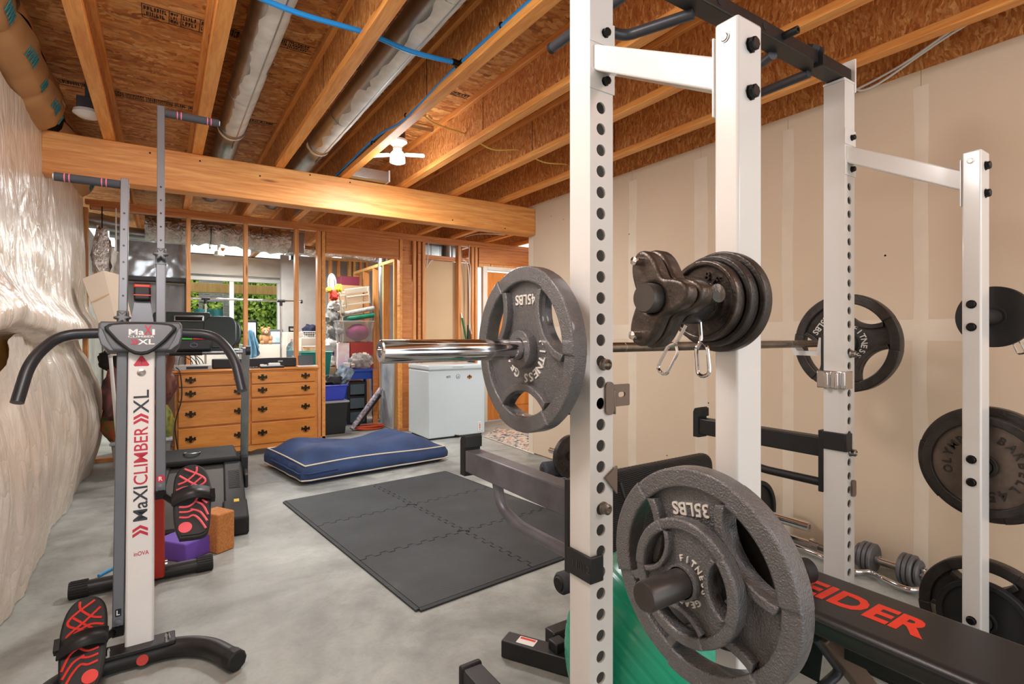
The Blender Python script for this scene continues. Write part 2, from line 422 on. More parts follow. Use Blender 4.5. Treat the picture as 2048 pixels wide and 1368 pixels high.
# ---- left wall: concrete, batts, polythene sheets
m_batt = mat('yellow_fibreglass', (232, 186, 104), .95, col2=(206, 150, 72), vs=14, bump=.6, bs=40)
m_kraft = mat('kraft_facing', (200, 146, 92), .6, var=.12, vs=4, bump=.1, bs=14)
def m_poly():
    N = NT('polythene_sheet'); b = N.b
    a = N.noise(N.coords((1, 1, .5)), 2.4, 4, .8)
    N.l(N.ramp(a, [(.3, lin((214, 198, 176))), (.6, lin((236, 226, 212)))]), b.inputs['Base Color'])
    b.inputs['Roughness'].default_value = .27; b.inputs['Specular IOR Level'].default_value = .5
    b.inputs['Transmission Weight'].default_value = .12
    v = N.coords((2.2, 2.2, 1.0)); n1 = N.noise(v, 4, 5, 1.6)
    nz = N.n('ShaderNodeTexNoise'); N.l(v, nz.inputs['Vector']); nz.inputs['Scale'].default_value = 2.2
    ad = N.n('ShaderNodeVectorMath', operation='MULTIPLY_ADD'); N.l(nz.outputs['Color'], ad.inputs[0]); ad.inputs[1].default_value = (.9, .9, .9); N.l(v, ad.inputs[2])
    vo = N.n('ShaderNodeTexVoronoi', feature='DISTANCE_TO_EDGE'); N.l(ad.outputs[0], vo.inputs['Vector']); vo.inputs['Scale'].default_value = 2.6
    sq = N.n('ShaderNodeMath', operation='POWER'); N.l(vo.outputs['Distance'], sq.inputs[0]); sq.inputs[1].default_value = .6
    mx = N.n('ShaderNodeMath', operation='MULTIPLY_ADD'); N.l(sq.outputs[0], mx.inputs[0]); mx.inputs[1].default_value = .9; N.l(n1, mx.inputs[2])
    N.bump(mx.outputs[0], .5, .022); return N.m
m_ply = m_poly()
wl = struct('wall_left', box(-1.0, XL, -2.2, YF+.1, 0, 2.44), m_conc, smooth=0)
y = -2.1
while y < 6.1:
    def bt(u, v, y=y):
        return (XL+.01+.055*(1-abs(2*u-1)**4)+.01*noise.noise((y+u, v*5, 1)), y+.004+u*.38, .01+v*2.40)
    obj('insulation_batt', grid(8, 24, bt), m_batt, wl); y += .39
def fold(y, z):
    n = noise.noise
    return .035*n((y*1.3, z*.6, 0))+.016*n((y*3.4+z*1.1, z*1.2, 4))+.018*abs(n((y*4.2-z*1.6, z*.8, 9)))+.007*abs(n((y*9+z*3.0, z*2.6, 3)))+.004*n((y*22, z*7, 5))
def upper(u, v):
    y = -1.9+u*8.1; top = 2.40+.06*min(max((y-3.4)/.9, 0), 1)+.015*sin(y*7)
    gap = math.exp(-((y-3.02)/.33)**2)
    bot = 1.15+.05*noise.noise((y*1.3, 5, 2))+.06*gap
    z = bot+(top-bot)*v; s = (1-v)
    sag = math.exp(-((z-bot-.10)/.13)**2)*(1+.5*noise.noise((y*2.2, 0, 7)))
    tuck = .12*max(0, 1-(z-bot)/.05)
    return (-.612+.03*s+.085*sag-tuck+fold(y, z)*(.35+.9*min(s*2, 1)), y, z)
def lower(u, v):
    y = -1.9+u*8.1; gap = math.exp(-((y-3.02)/.36)**2)
    top = 1.25-.26*gap+.02*noise.noise((y*2.5, 1, 1)); z = .004+(top-.004)*v
    return (-.60+.055*sin(pi*min(v*1.15, 1))+.05*(1-v)**2+.07*min(max((y-4.3)/1.2, 0), 1)*sin(pi*min(v*1.2, 1))+fold(y, z+3)*1.5-.05*max(0, v-.8)*5*(1-gap), y, z)
obj('polythene_sheet', grid(300, 70, upper), m_ply, wl, smooth=60, label='upper milky plastic sheet sagging over the left wall')
obj('polythene_sheet', grid(300, 60, lower), m_ply, wl, smooth=60, label='lower milky plastic sheet hanging to the floor in pleats')
def rim(y0, y1, k):
    def fn(u, v):
        a = v*2*pi; e = 1-abs(2*u-1)**6*.22+.05*noise.noise((y0+u*2.5, k, 3))
        return (-.655+.165*e*cos(a)+.015*noise.noise((y0+u*4, v*4, k)), y0+(y1-y0)*u, 2.575+.165*e*sin(a))
    return grid(16, 16, fn)
m_teal = mat('teal_print', (48, 120, 124), .7, var=0)
for k, (a, b) in enumerate(((.6, 1.9), (1.9, 3.05), (3.02, 3.75), (3.72, 4.27), (4.45, 6.2))):
    rb = obj('insulation_roll', rim(a, b, k), m_kraft, wl, smooth=60, label='kraft faced insulation roll tucked in the rim joist')
    for uu in (.28, .80):
        def sp(u, v, a=a, b=b, k=k):
            q = 2*pi*v; e = 1-abs(2*u-1)**6*.22+.05*noise.noise((a+u*2.5, k, 3))
            return Vector((-.655+.168*e*cos(q)+.015*noise.noise((a+u*4, v*4, k)), a+(b-a)*u, 2.575+.168*e*sin(q)))
        L_ = .16/(b-a)
        obj('print_mark', join(*[tube([sp(uu+L_*t/9, .895 if t % 2 else .945) for t in (n_, n_+1)], .0028, 6) for n_ in range(9)]), m_teal, rb, local=True)

# ---- stud partition
wm = struct('wall_partition')
PD = .089
def stud(px, z0=.038, z1=2.378, w=.038, Y=YP, m=m_stud, nm='stud', dep=PD):
    x = P(px, 669, Y=Y).x
    return obj(nm, box(x-w/2, x+w/2, Y, Y+dep, z0, z1), m, wm, bevel=.002)
xl_, xr_ = -.6, 4.78
obj('top_plate', box(-.56, xr_, YP, YP+PD, 2.379, 2.417), m_plate, wm, bevel=.002)
obj('top_plate', box(xl_, xr_, YP, YP+PD, 2.418, 2.456), m_plate, wm, bevel=.002)
xd0, xd1 = P(652, 669, Y=YP).x, P(798, 669, Y=YP).x
xo = P(957, 669, Y=YP).x
obj('sole_plate', box(xl_, xd0-.002, YP, YP+PD, 0, .037), m_plate, wm, bevel=.002)
obj('sole_plate', box(xd1+.002, xo, YP, YP+PD, 0, .037), m_plate, wm, bevel=.002)
for px in (170, 247, 377, 492, 594, 638.5, 848, 919.5, 946): stud(px)
stud(647.5, 0, 2.378, m=m_joist); stud(802.5, .038, 2.378, m=m_joist); stud(829.5, .038, 2.378); stud(953, 0, 2.378)
stud(839, m=m_plate)
x0, x1 = P(807, 669, Y=YP).x, P(825, 669, Y=YP).x
obj('plywood_panel', box(x0, x1, YP+.02, YP+.04, .04, 2.08), m_hdr, wm); obj('blocking', box(x0, x1, YP+.045, YP+.085, 1.9, 2.378), m_plate, wm)
zh = P(720, 511, Y=YP).z
obj('header', box(xd0+.001, xd1-.001, YP+.002, YP+PD-.002, zh, 2.377), m_hdr, wm, bevel=.002)
obj('header', box(P(958, 669, Y=YP).x, xr_, YP+.002, YP+PD-.002, P(1005, 530, Y=YP).z, 2.377), m_hdr, wm, bevel=.002)
obj('trimmer', box(P(958, 669, Y=YP).x, xr_, YP+.004, YP+PD-.004, P(1005, 530, Y=YP).z-.05, P(1005, 530, Y=YP).z-.002), m_stud, wm, bevel=.002)
za = P(900, 524, Y=YP+.1).z
obj('drywall_panel', box(x1+.02, xo-.02, YP+.0895, YP+.102, .02, za), m_tan, wm, smooth=0)
obj('blocking', box(x1+.02, xo-.02, YP+.05, YP+.088, za+.004, za+.06), m_plate, wm)

# door in the passage, half seen past the big plate
m_door = wood('door_wood', (232, 150, 70), (206, 122, 48), (8, 8, 1.2), .35, knots=False)
m_trim = mat('painted_trim', (226, 220, 208), .5, var=.03)
dz = P(1000, 543, Y=YP+.06).z
xa = P(962, 669, Y=YP+.06).x
d1 = struct('door_1')
obj('slab', box(xa+.075, xa+.93, YP+.045, YP+.085, .012, dz-.02), m_door, d1, bevel=.003)
for z0, z1 in ((.2, .85), (1.0, 1.75)): obj('panel', box(xa+.19, xa+.80, YP+.036, YP+.044, z0, z1), m_door, d1, bevel=.006)
obj('casing', box(xa, xa+.07, YP+.0, YP+.06, 0, dz+.05), m_trim, d1, bevel=.004)
obj('casing', box(xa+.935, xa+1.0, YP+.0, YP+.06, 0, dz+.05), m_trim, d1, bevel=.004)
obj('casing', box(xa+.072, xa+.933, YP, YP+.06, dz, dz+.05), m_trim, d1, bevel=.004)
obj('knob', lathe([(0, 0), (.012, 0), (.012, .03), (.028, .04), (.028, .06), (0, .07)], 16, axisM((xa+.14, YP+.045, .95), (0, -1, 0))), m_steel, d1)
wpr = struct('wall_passage', box(4.62, 4.75, 4.2, YP, 0, 2.44), m_dry, smooth=0)
struct('baseboard_passage', box(4.605, 4.6195, 4.2, YP, 0, .1), m_trim, smooth=0)

# ---- far room: poly covered wall with a sliding window, hedge and porch outside
m_poly2 = mat('white_vapour_sheet', (232, 226, 216), .4, var=.06, vs=3, bump=.5, bs=6)
wx0, wx1 = P(300, 600, Y=YF).x, P(563, 600, Y=YF).x
wz1 = P(480, 556, Y=YF).z; wz0 = P(500, 704, Y=YF).z
wf = struct('wall_far', join(box(-.9, wx0, YF, YF+.15, 0, 2.46), box(wx1, 4.8, YF, YF+.15, 0, 2.46), box(wx0, wx1, YF, YF+.15, wz1, 2.46), box(wx0, wx1, YF, YF+.15, 0, wz0)), m_conc, smooth=0)
def wrap(xa, xb, za, zb, s):
    return grid(30, 14, lambda u, v: (xa+(xb-xa)*u, YF-.02-.03*abs(noise.noise((u*6+s, v*3, s)))-.012*noise.noise((u*17, v*9, s)), za+(zb-za)*v))
xs_ = P(578, 600, Y=YF).x
obj('vapour_sheet', wrap(-.7, xs_, wz1+.03, 2.44, 1), m_poly2, wf, smooth=60)
obj('vapour_sheet', wrap(xs_+.02, 4.7, .02, 2.44, 2), m_poly2, wf, smooth=60)
obj('vapour_sheet', wrap(-.7, wx0-.05, .02, wz1+.03, 3), m_poly2, wf, smooth=60)
obj('vapour_sheet', wrap(wx0, wx1, .02, wz0-.02, 4), m_poly2, wf, smooth=60)
obj('stud', box(P(566, 600, Y=YF-.03).x, P(574, 600, Y=YF-.03).x, YF-.06, YF-.031, .0, wz1+.04), m_stud, wf)
wn = struct('window_1')
m_vinylw = mat('white_vinyl_frame', (240, 240, 238), .35, var=0)
xm0, xm1 = P(459, 600, Y=YF).x, P(468, 600, Y=YF).x
fw = .06
for g in (box(wx0, wx1, YF, YF+.1, wz1-fw, wz1), box(wx0, wx1, YF, YF+.1, wz0, wz0+fw), box(wx0, wx0+fw, YF, YF+.1, wz0+fw, wz1-fw), box(wx1-fw, wx1, YF, YF+.1, wz0+fw, wz1-fw)):
    obj('frame', g, m_vinylw, wn, bevel=.004)
obj('mullion', box(xm0, xm1, YF+.005, YF+.09, wz0+fw, wz1-fw), m_vinylw, wn, bevel=.004)
m_glass = mat('window_glass', (245, 250, 250), .02, trans=1, ior=1.1, var=0)
for a, b in ((wx0+fw, xm0), (xm1, wx1-fw)): obj('pane', box(a, b, YF+.04, YF+.046, wz0+fw, wz1-fw), m_glass, wn, smooth=0)
# outside
m_lawn = mat('lawn', (96, 120, 60), .9, var=.2, vs=3)
struct('ground', box(-4, 6, 10.1, 14, -.05, 0), m_lawn, smooth=0)
m_leaf = mat('hedge_leaf', (196, 214, 84), .6, col2=(118, 156, 54), vs=2.2)
hv, hf = [], []
r_ = random.Random(3)
for i in range(11000):
    x, z = r_.uniform(-2.2, 3.4), r_.uniform(.02, 2.6); y = 12.2+.25*noise.noise((x*1.6, z*1.6, 0))+r_.uniform(0, .25)
    a, b = r_.uniform(0, 6.3), r_.uniform(-.9, .9); s = r_.uniform(.03, .06)
    dx, dz_ = cos(a)*s, sin(a)*s; n = len(hv)
    hv += [(x-dx, y, z-dz_), (x+dz_*.5, y+b*s, z-dx*.5), (x+dx, y, z+dz_), (x-dz_*.5, y-b*s, z+dx*.5)]; hf.append((n, n+1, n+2, n+3))
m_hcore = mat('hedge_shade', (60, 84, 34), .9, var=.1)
hg = thing('hedge', 'green clipped hedge outside the sliding window', 'hedge', (.6, 12.4, 0))
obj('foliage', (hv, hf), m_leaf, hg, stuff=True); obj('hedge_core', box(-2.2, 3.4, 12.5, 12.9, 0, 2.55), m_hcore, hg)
pbm = P(500, 580, Y=10.6)
tag(obj('porch_beam', box(-1.6, 3.2, 10.6, 10.75, pbm.z-.07, pbm.z+.09), m_pale, bevel=.004), 'pale wooden porch beam outside the window above the hedge', 'beam')
m_tarp = mat('teal_tarpaulin', (58, 150, 150), .6, var=.2, vs=3)
tag(obj('tarpaulin', grid(16, 16, lambda u, v: (P(388, 600, Y=11).x+u*.62, 11+.05*sin(u*17)+.03*sin(v*7), .0+v*1.66)), m_tarp, smooth=60), 'teal tarpaulin hanging outside the left window pane', 'tarpaulin')
m_fence = wood('grey_fence', (170, 168, 164), (136, 132, 128), (2, 2, 14), .8, knots=False)
tag(obj('porch_post', box(P(447, 600, Y=10.9).x, P(457, 600, Y=10.9).x, 10.9, 11.0, 0, 2.1), m_fence, bevel=.004), 'grey post outside the window beside the teal tarpaulin', 'post')
pg = thing('porch_screen', 'grey boarded screen outside at the top of the left pane', 'screen', (P(422, 600, Y=11.3).x, 11.3, 0))
for i in range(3):
    zz = P(422, 604, Y=11.3).z+.14*i
    obj('board', box(P(398, 600, Y=11.3).x, P(446, 600, Y=11.3).x, 11.3, 11.33, zz+.004, zz+.136), m_fence, pg)
obj('screen_leg', box(P(398, 600, Y=11.3).x, P(398, 600, Y=11.3).x+.06, 11.335, 11.38, 0, zz), m_fence, pg)

# storage-side framing seen through the doorway
wsd = struct('wall_storage')
xs0 = P(795, 669, Y=6.55).x
zt = P(790, 517, Y=6.55).z
obj('top_plate', box(xs0-.045, xs0+.044, 6.55, 8.3, zt-.04, zt), m_pale, wsd, bevel=.002)
for yy, mm in ((6.55, m_pale), (6.95, m_stud), (7.36, m_stud), (7.8, m_stud), (8.26, m_stud)):
    obj('stud', box(xs0-.045, xs0+.044, yy, yy+.038, .0, zt-.041), mm, wsd, bevel=.002)
m_grey = mat('grey_concrete_wall', (168, 166, 164), .9, var=.06)
wst = struct('wall_back', box(1.55, 4.6, 8.9, 9.0, 0, 2.45), m_grey, smooth=0)
zz = P(690, 522, Y=8.6).z
obj('top_plate', box(2.0, 3.6, 8.6, 8.69, zz, zz+.04), m_pale, wst)
for px in (662, 678, 700, 709, 722, 734, 758): 
    x = P(px, 669, Y=8.6).x; obj('stud', box(x-.019, x+.019, 8.6, 8.689, 0, zz-.001), m_pale if px in (700, 709) else m_stud, wst, bevel=.002)
# ================================================================== OVERHEAD SERVICES
m_mastic = mat('duct_mastic', (236, 236, 230), .6, var=.12, vs=9, bump=.3, bs=30)
def duct(label, x, y0, y1, z, R, seed):
    t = thing('round_duct', label, 'duct', (x, y0, z), 'galvanised ducts between the joists')
    g = tube([(x, y, z) for y in (y0, y0+.01, 4.05, 4.06, y1)], [R, R, R, R, R], 28)
    obj('pipe', g, m_zinc, t)
    obj('collar', tube([(x, 3.98, z), (x, 4.03, z)], R+.006, 28), m_zinc, t)
    def fn(u, v, k=0):
        y = y0+.02+u*(3.96-y0); wd = .78+.4*noise.noise((y*3.2, seed, 0))+.24*noise.noise((y*9, seed, 3))+.16*noise.noise((y*31, seed, 5))
        a = -pi/2+.25+(v-.5)*2*wd; e = .0035*(1-abs(2*v-1)**3)
        return (x+(R+.0008+e)*cos(a), y, z+(R+.0008+e)*sin(a))
    obj('mastic_smear', grid(160, 8, fn), m_mastic, t, smooth=60)
    def fn2(u, v):
        y = 4.0+.06*v+.03*abs(sin(u*pi))*(1-v)+.012*noise.noise((u*9, v*3, seed)); a = -pi*.95+u*pi*1.1
        return (x+(R+.008)*cos(a), y, z+(R+.008)*sin(a))
    obj('mastic_band', grid(20, 4, fn2), m_mastic, t, smooth=60)
    obj('seam', box(x+.02, x+.026, y0+.02, 4.25, z-R-.003, z-R+.006), m_zinc, t)
    for yy in (1.9, 3.4): obj('strap', tube([(x+(R+.002)*cos(q), yy, z+(R+.002)*sin(q)) for q in [pi*k/12+pi for k in range(13)]], .003, 6), m_zinc, t)
    return t
duct('galvanised round duct smeared with white mastic above the exercise stepper, nearer the left wall', .392, -1.5, 6.1, 2.605, .08, 1)
duct('galvanised round duct smeared with white mastic running behind the blue pipe, nearer the lamp', .962, -1.5, 6.1, 2.605, .08, 5)
m_porc0 = mat('pale_tape', (220, 218, 212), .5, var=.03)
m_pex = mat('blue_pex', (36, 140, 214), .35, var=0)
bp = thing('water_pipe', 'blue plastic water pipe crossing the joists to a tee', 'pipe', (1.19, 2.27, 2.51))
zb = 2.509
obj('run', tube(spline([(-.05, 2.22, zb), (.2, 2.24, zb), (.45, 2.26, zb-.012), (.74, 2.27, zb), (.95, 2.275, zb-.016), (1.187, 2.28, zb)], 6), .011, 10), m_pex, bp)
obj('branch', tube(spline([(1.203, -1.6, zb), (1.203, .4, zb-.01), (1.203, 1.7, zb-.004), (1.203, 2.28, zb), (1.200, 2.75, zb-.03), (1.198, 3.05, zb-.035), (1.203, 3.5, zb+.02), (1.203, 4.28, zb+.01), (1.203, 6.1, zb)], 6), .011, 10), m_pex, bp)
obj('tee', join(rod((1.203, 2.25, zb), (1.203, 2.31, zb), .015, 12), rod((1.16, 2.28, zb), (1.20, 2.28, zb), .015, 12)), m_bolt, bp)
for yy in (1.9, 2.95, 3.55): obj('clip', tube([(1.203+.014*cos(q), yy, zb-(.02 if 2.6 < yy < 3.2 else 0)+.014*sin(q)) for q in [2*pi*k/12 for k in range(12)]], .004, 6, closed=True), m_bolt, bp)
m_romex = mat('yellow_cable', (226, 186, 96), .45, var=0)
m_wcab = mat('white_cable', (226, 222, 214), .45, var=0)
tag(obj('electric_cable', tube(spline([(1.29, 3.14, 2.735), (1.42, 3.16, 2.60), (1.56, 3.17, 2.57), (1.723, 3.18, 2.56), (1.95, 3.22, 2.515), (2.206, 3.24, 2.56), (2.45, 3.28, 2.53), (2.707, 3.3, 2.56), (3.0, 3.33, 2.56)], 6), .0055, 8), m_romex), 'thin yellow electric cable threaded through the joists beside the winged lamp', 'cable')
cc = thing('cable_pair', 'two white cables draped over the top of the right wall', 'cable', (3.08, 1.1, 2.5))
obj('cable', tube(spline([(3.06, 1.42, 2.74), (3.085, 1.40, 2.60), (3.09, 1.36, 2.515), (3.098, 1.25, 2.50), (3.06, .85, 2.62), (3.0, .2, 2.70)], 6), .006, 8), m_wcab, cc)
obj('cable', tube(spline([(3.098, 1.39, 2.505), (3.085, 1.15, 2.545), (3.03, .75, 2.65), (2.98, .1, 2.70)], 6), .006, 8), m_wcab, cc)

q0, q1 = P(703, 352, Y=4.21), P(777, 352, Y=4.21)
bo = thing('duct_boot', 'pale sheet metal boot lying over the beam just below the winged lamp', 'duct', (q0.x, 4.3, 2.46))
obj('body', box(q0.x, q1.x, 4.21, 4.42, 2.4595, 2.545), m_zinc, bo, bevel=.004); obj('flange', box(q0.x-.012, q0.x-.0005, 4.205, 4.425, 2.4595, 2.552), m_porc0, bo); obj('flange', box(q1.x+.0005, q1.x+.012, 4.205, 4.425, 2.4595, 2.552), m_porc0, bo)
# winged LED lamp under its holder
m_glow = mat('lamp_glow', (255, 252, 246), .5, var=0, emit=1.5)
m_porc = mat('white_plastic', (236, 234, 230), .3, var=0)
lc = P(795, 300, z=2.53); lx, ly = lc.x, lc.y
ld = thing('ceiling_lamp', 'lit white winged lamp in a round holder below the joists', 'lamp', (lx, ly, 2.6))
obj('junction_box', lathe([(.0, 2.72), (.055, 2.72), (.055, 2.60), (0, 2.60)], 20, Matrix.Translation((lx, ly, 0))), m_dgrey, ld)
obj('hanger_bar', box(1.256, 1.690, ly-.012, ly+.012, 2.72, 2.735), m_zinc, ld)
obj('holder', lathe([(0, 2.60), (.07, 2.60), (.07, 2.585), (.045, 2.565), (.032, 2.55), (.032, 2.535), (0, 2.535)], 24, Matrix.Translation((lx, ly, 0))), m_porc, ld)
obj('bulb_body', lathe([(0, 2.535), (.022, 2.535), (.052, 2.50), (.055, 2.44), (.03, 2.43), (0, 2.43)], 24, Matrix.Translation((lx, ly, 0))), m_glow, ld)
ra = math.asin(SY)
for s in (-1, 1):
    R = Matrix.Rotation(-ra, 4, 'Z')
    M = Matrix.Translation((lx, ly, 2.49)) @ R @ Matrix.Rotation(s*.05, 4, 'Y')
    obj('wing', xf(shape([rrect(s*.125-.07, s*.125+.07, -.022, .022, .014)], .016, .005), M), m_glow, ld)
# unlit holder in the left bay
p = P(176, 232, z=2.50)
sd = thing('junction_fixture', 'white lampholder plate with a grey box in the left ceiling bay', 'fixture', (p.x, p.y, 2.5))
obj('grey_box', box(p.x-.05, p.x+.05, p.y-.045, p.y+.045, 2.53, 2.60), m_dgrey, sd, bevel=.004)
obj('bracket', box(p.x-.012, p.x+.012, p.y-.03, p.y+.03, 2.60, 2.76), m_dgrey, sd)
obj('cover_plate', lathe([(0, 2.528), (.07, 2.528), (.074, 2.51), (.05, 2.492), (0, 2.488)], 28, Matrix.Translation((p.x, p.y, 0))), m_porc, sd)

# ================================================================== POWER RACK
SI = .074                                               # tube size
XA, XC, YA, YBk = .846, 2.08, .947, .560                # uprights A (left) and C (right); rear posts at YBk
rk = thing('power_rack', 'white steel power rack with perforated uprights and black pull up bar', 'rack', (1.5, .8, 0))
hole_p, hole_z0 = .0508, 1.745
def perforated(x, zt):
    gs = []; y0, y1 = YA, YA+SI; r = .0142; cx = x+SI*.47; n = 16
    zs = [hole_z0-hole_p*k for k in range(33)]
    b = .0
    z_lo = zs[-1]-hole_p/2; z_hi = zs[0]+hole_p/2
    gs.append(([(x, y0, z_hi), (x+SI, y0, z_hi), (x+SI, y0, zt), (x, y0, zt), (x, y0, .006), (x+SI, y0, .006), (x+SI, y0, z_lo), (x, y0, z_lo)], [(0, 1, 2, 3), (4, 5, 6, 7)]))
    for z in zs:
        v, f = [], []
        for k in range(n):
            q = 2*pi*k/n+pi/n; c, s = cos(q), sin(q)
            v.append((cx+r*c, y0, z+r*s))
        for k in range(n):
            q = 2*pi*k/n+pi/n; v.append((cx+r*cos(q), y0+.005, z+r*sin(q)))
        m = len(v); h = hole_p/2; xa, xb = x-cx, x+SI-cx
        for k in range(n):
            q = 2*pi*k/n+pi/n; c, s = cos(q), sin(q)
            t = min((xb if c > 0 else -xa)/max(abs(c), 1e-6), h/max(abs(s), 1e-6)); v.append((cx+t*c, y0, z+t*s))
        cor = [(xb, h), (xa, h), (xa, -h), (xb, -h)]; m2 = len(v)
        for c in cor: v.append((cx+c[0], y0, z+c[1]))
        for k in range(n):
            j = (k+1) % n; f.append((k, j, n+j, n+k)); a, b_ = v[m+k], v[m+j]
            q1 = atan2(a[2]-z, a[0]-cx); cidx = None
            for ci, c in enumerate(cor):
                qa = atan2(a[2]-z, a[0]-cx) % (2*pi); qb = atan2(b_[2]-z, b_[0]-cx) % (2*pi); qc = atan2(c[1], c[0]) % (2*pi)
                if qa < qc < qb or (qb < qa and (qc > qa or qc < qb)): cidx = ci
            if cidx is None: f.append((k, m+k, m+j, j))
            else: f.append((k, m+k, m2+cidx, m+j, j))
        gs.append((v, f))
    o = [(x, y0), (x, y1), (x+SI, y1), (x+SI, y0)]
    for a, b_ in ((0, 1), (1, 2), (2, 3)):
        (xa, ya), (xb, yb) = o[a], o[b_]
        gs.append(([(xa, ya, .006), (xb, yb, .006), (xb, yb, zt), (xa, ya, zt)], [(0, 1, 2, 3)]))
    gs.append(([(x, y0, zt), (x+SI, y0, zt), (x+SI, y1, zt), (x, y1, zt)], [(0, 1, 2, 3)]))
    me = bpy.data.meshes.new('upright'); g = join(*gs); me.from_pydata(g[0], [], g[1]); me.update()
    return me
def bolt(p, d, parent, r=.0125, h=.011, n=6, m=None):
    return obj('bolt', lathe([(0, 0), (r*1.15, 0), (r*1.15, .002), (r, .002), (r, h), (r*.8, h+.002), (0, h+.002)], n if n > 6 else 8, axisM(p, d)), m or m_bolt, parent)
for x in (XA, XC): obj('upright', perforated(x, 2.13), m_white, rk)
for x in (XA, XC):
    o = obj('rear_post', box(x, x+SI, YBk, YBk+.048, .006, 1.767), m_white, rk, bevel=.005)
    for z in (1.72, 1.635): bolt((x+SI*.5, YBk, z), (0, -1, 0), rk)
    bolt((x-.0002, YBk+.026, 1.735), (-1, 0, 0), rk, r=.008, h=.002, n=12, m=m_steel)
    # sloping tie from upright to rear post, with its flanges
    zu, zl = 1.895, 1.845
    g = ([(x+.012, YA+.004, zu), (x+SI-.012, YA+.004, zu), (x+SI-.012, YA+.004, zl-.012), (x+.012, YA+.004, zl-.012), (x+.012, YBk+.046, 1.712), (x+SI-.012, YBk+.046, 1.712), (x+SI-.012, YBk+.046, 1.648), (x+.012, YBk+.046, 1.648)],
         [(0, 1, 2, 3), (4, 7, 6, 5), (0, 4, 5, 1), (1, 5, 6, 2), (2, 6, 7, 3), (3, 7, 4, 0)])
    obj('side_tie', g, m_white, rk, bevel=.004)
    for za, zb_ in ((1.955, 1.898), (1.835, 1.785)):
        obj('flange', box(x-.003, x+SI+.004, YA-.003, YA-.0002, zb_, za), m_white, rk, bevel=.001)
        bolt((x+SI*.62, YA-.003, (za+zb_)/2), (0, -1, 0), rk, r=.010)
    obj('flange', box(x-.0006, x+SI-.008, YBk+.049, YBk+.053, 1.60, 1.745), m_white, rk, bevel=.001)
    # floor beam, foot caps
    obj('floor_beam', box(x, x+SI, .02, 1.60, .002, .066) if False else box(x+.001, x+SI-.001, YA+SI+.001, 1.60, .002, .066), m_black, rk, bevel=.005)
    obj('floor_beam', box(x+.001, x+SI-.001, .05, YBk-.001, .002, .066), m_black, rk, bevel=.005)
    obj('floor_beam', box(x+.001, x+SI-.001, YBk+.049, YA-.001, .002, .066), m_black, rk, bevel=.005)
    obj('foot_cap', box(x-.004, x+SI+.004, 1.585, 1.612, 0, .072), m_rubber, rk, bevel=.008)
for z in (1.258+.035, 1.258-.035, .78+.035, .78-.035, .284+.035, .284-.035):
    bolt((XC-.0002, YBk+.024, z), (-1, 0, 0), rk, r=.0115, h=.008, n=14)
# upright's top brackets and black crossbar with pegs
ZT = 2.142
obj('crossbar', box(XA-.01, XC+SI-.012, YA+.004, YA+.066, ZT, ZT+.046), m_black, rk, bevel=.004)
for x, s in ((XA, 1), (XC, -1)):
    obj('top_saddle', join(box(x-.004, x+SI+.004, YA-.002, YA+SI+.002, 2.131, 2.1405), box(x+SI-.004, x+SI+.004, YA-.006, YA+SI+.008, 2.10, ZT+.085)), m_white, rk, bevel=.003)
for k, px in enumerate((1440, 1530)):
    x = P(px, 669, Y=YA+.004).x; obj('hole_plug', lathe([(0, 0), (.013, 0), (.013, .0015), (0, .0015)], 16, axisM((x, YA+.004, ZT+.026), (0, -1, 0))), m_rubber, rk)
for px in (1398, 1583):
    x = P(px, 669, Y=YA-.02).x; obj('peg', lathe([(.0, 0), (.0125, 0), (.0125, .045), (.006, .045), (.006, .04), (0, .04)], 16, axisM((x, YA+.004, ZT+.028), (0, -1, 0))), m_black, rk)
x = P(1640, 669, Y=YA).x
obj('clamp_knob', join(lathe([(0, 0), (.028, 0), (.032, .01), (.026, .024), (0, .026)], 7, axisM((x, YA+.03, ZT+.047), (0, -.5, 1))), box(x-.004, x+.004, YA-.012, YA+.02, ZT-.01, ZT+.05)), m_rubber, rk)
zp = ZT-.008
GL, GR = 1.06, 1.93
for pts in ([(1.29, YA+.05, zp), (1.21, 1.19, zp), (1.15, 1.20, zp), (GL, 1.20, zp)], [(GL, YA+.05, zp), (GL, 1.365, zp)], [(1.70, YA+.05, zp), (1.78, 1.19, zp), (1.84, 1.20, zp), (GR, 1.20, zp)], [(GR, YA+.05, zp), (GR, 1.365, zp)]):
    obj('grip_bar', tube(path(pts, .05), .0165, 14), m_dgrey, rk)
obj('grip_cap', lathe([(0, 0), (.0172, 0), (.0172, .012), (0, .016)], 14, axisM((GL, 1.365, zp), (0, 1, 0))), m_rubber, rk)
obj('grip_cap', lathe([(0, 0), (.0172, 0), (.0172, .012), (0, .016)], 14, axisM((GR, 1.365, zp), (0, 1, 0))), m_pex, rk, label='blue end cap')
# J-hooks
for x, s, nm in ((XA, 1, 'bar_hook'), (XC, -1, 'bar_hook')):
    xi = x+SI if s > 0 else x                           # inner face
    o1, o2 = (xi, xi+.006*s)
    gs = [box(min(o1, o2), max(o1, o2), YA-.006, YA+SI+.012, 1.005, 1.065)]
    hk = obj(nm, gs, m_white if s < 0 else m_steel, rk, bevel=.002)
    obj('hook_plate', box(x-.006 if s > 0 else x-.002, x+SI+.004, YA+SI+.001, YA+SI+.010, 1.0, 1.20), m_black, hk, bevel=.002, local=True)
    obj('hook_cup', xf(shape([[(0, .0), (.105, .0), (.13, .045), (.118, .052), (.095, .018), (.02, .018), (.012, .07), (0, .07)]], SI*.7), frame((x+SI*.85, YA+SI+.011, 1.105), (0, 1, 0), (0, 0, 1)) if False else frame((x+SI*.15, YA+SI+.011, 1.118), (0, 1, 0), (0, 0, 1))), m_white, hk, bevel=.002, local=True)
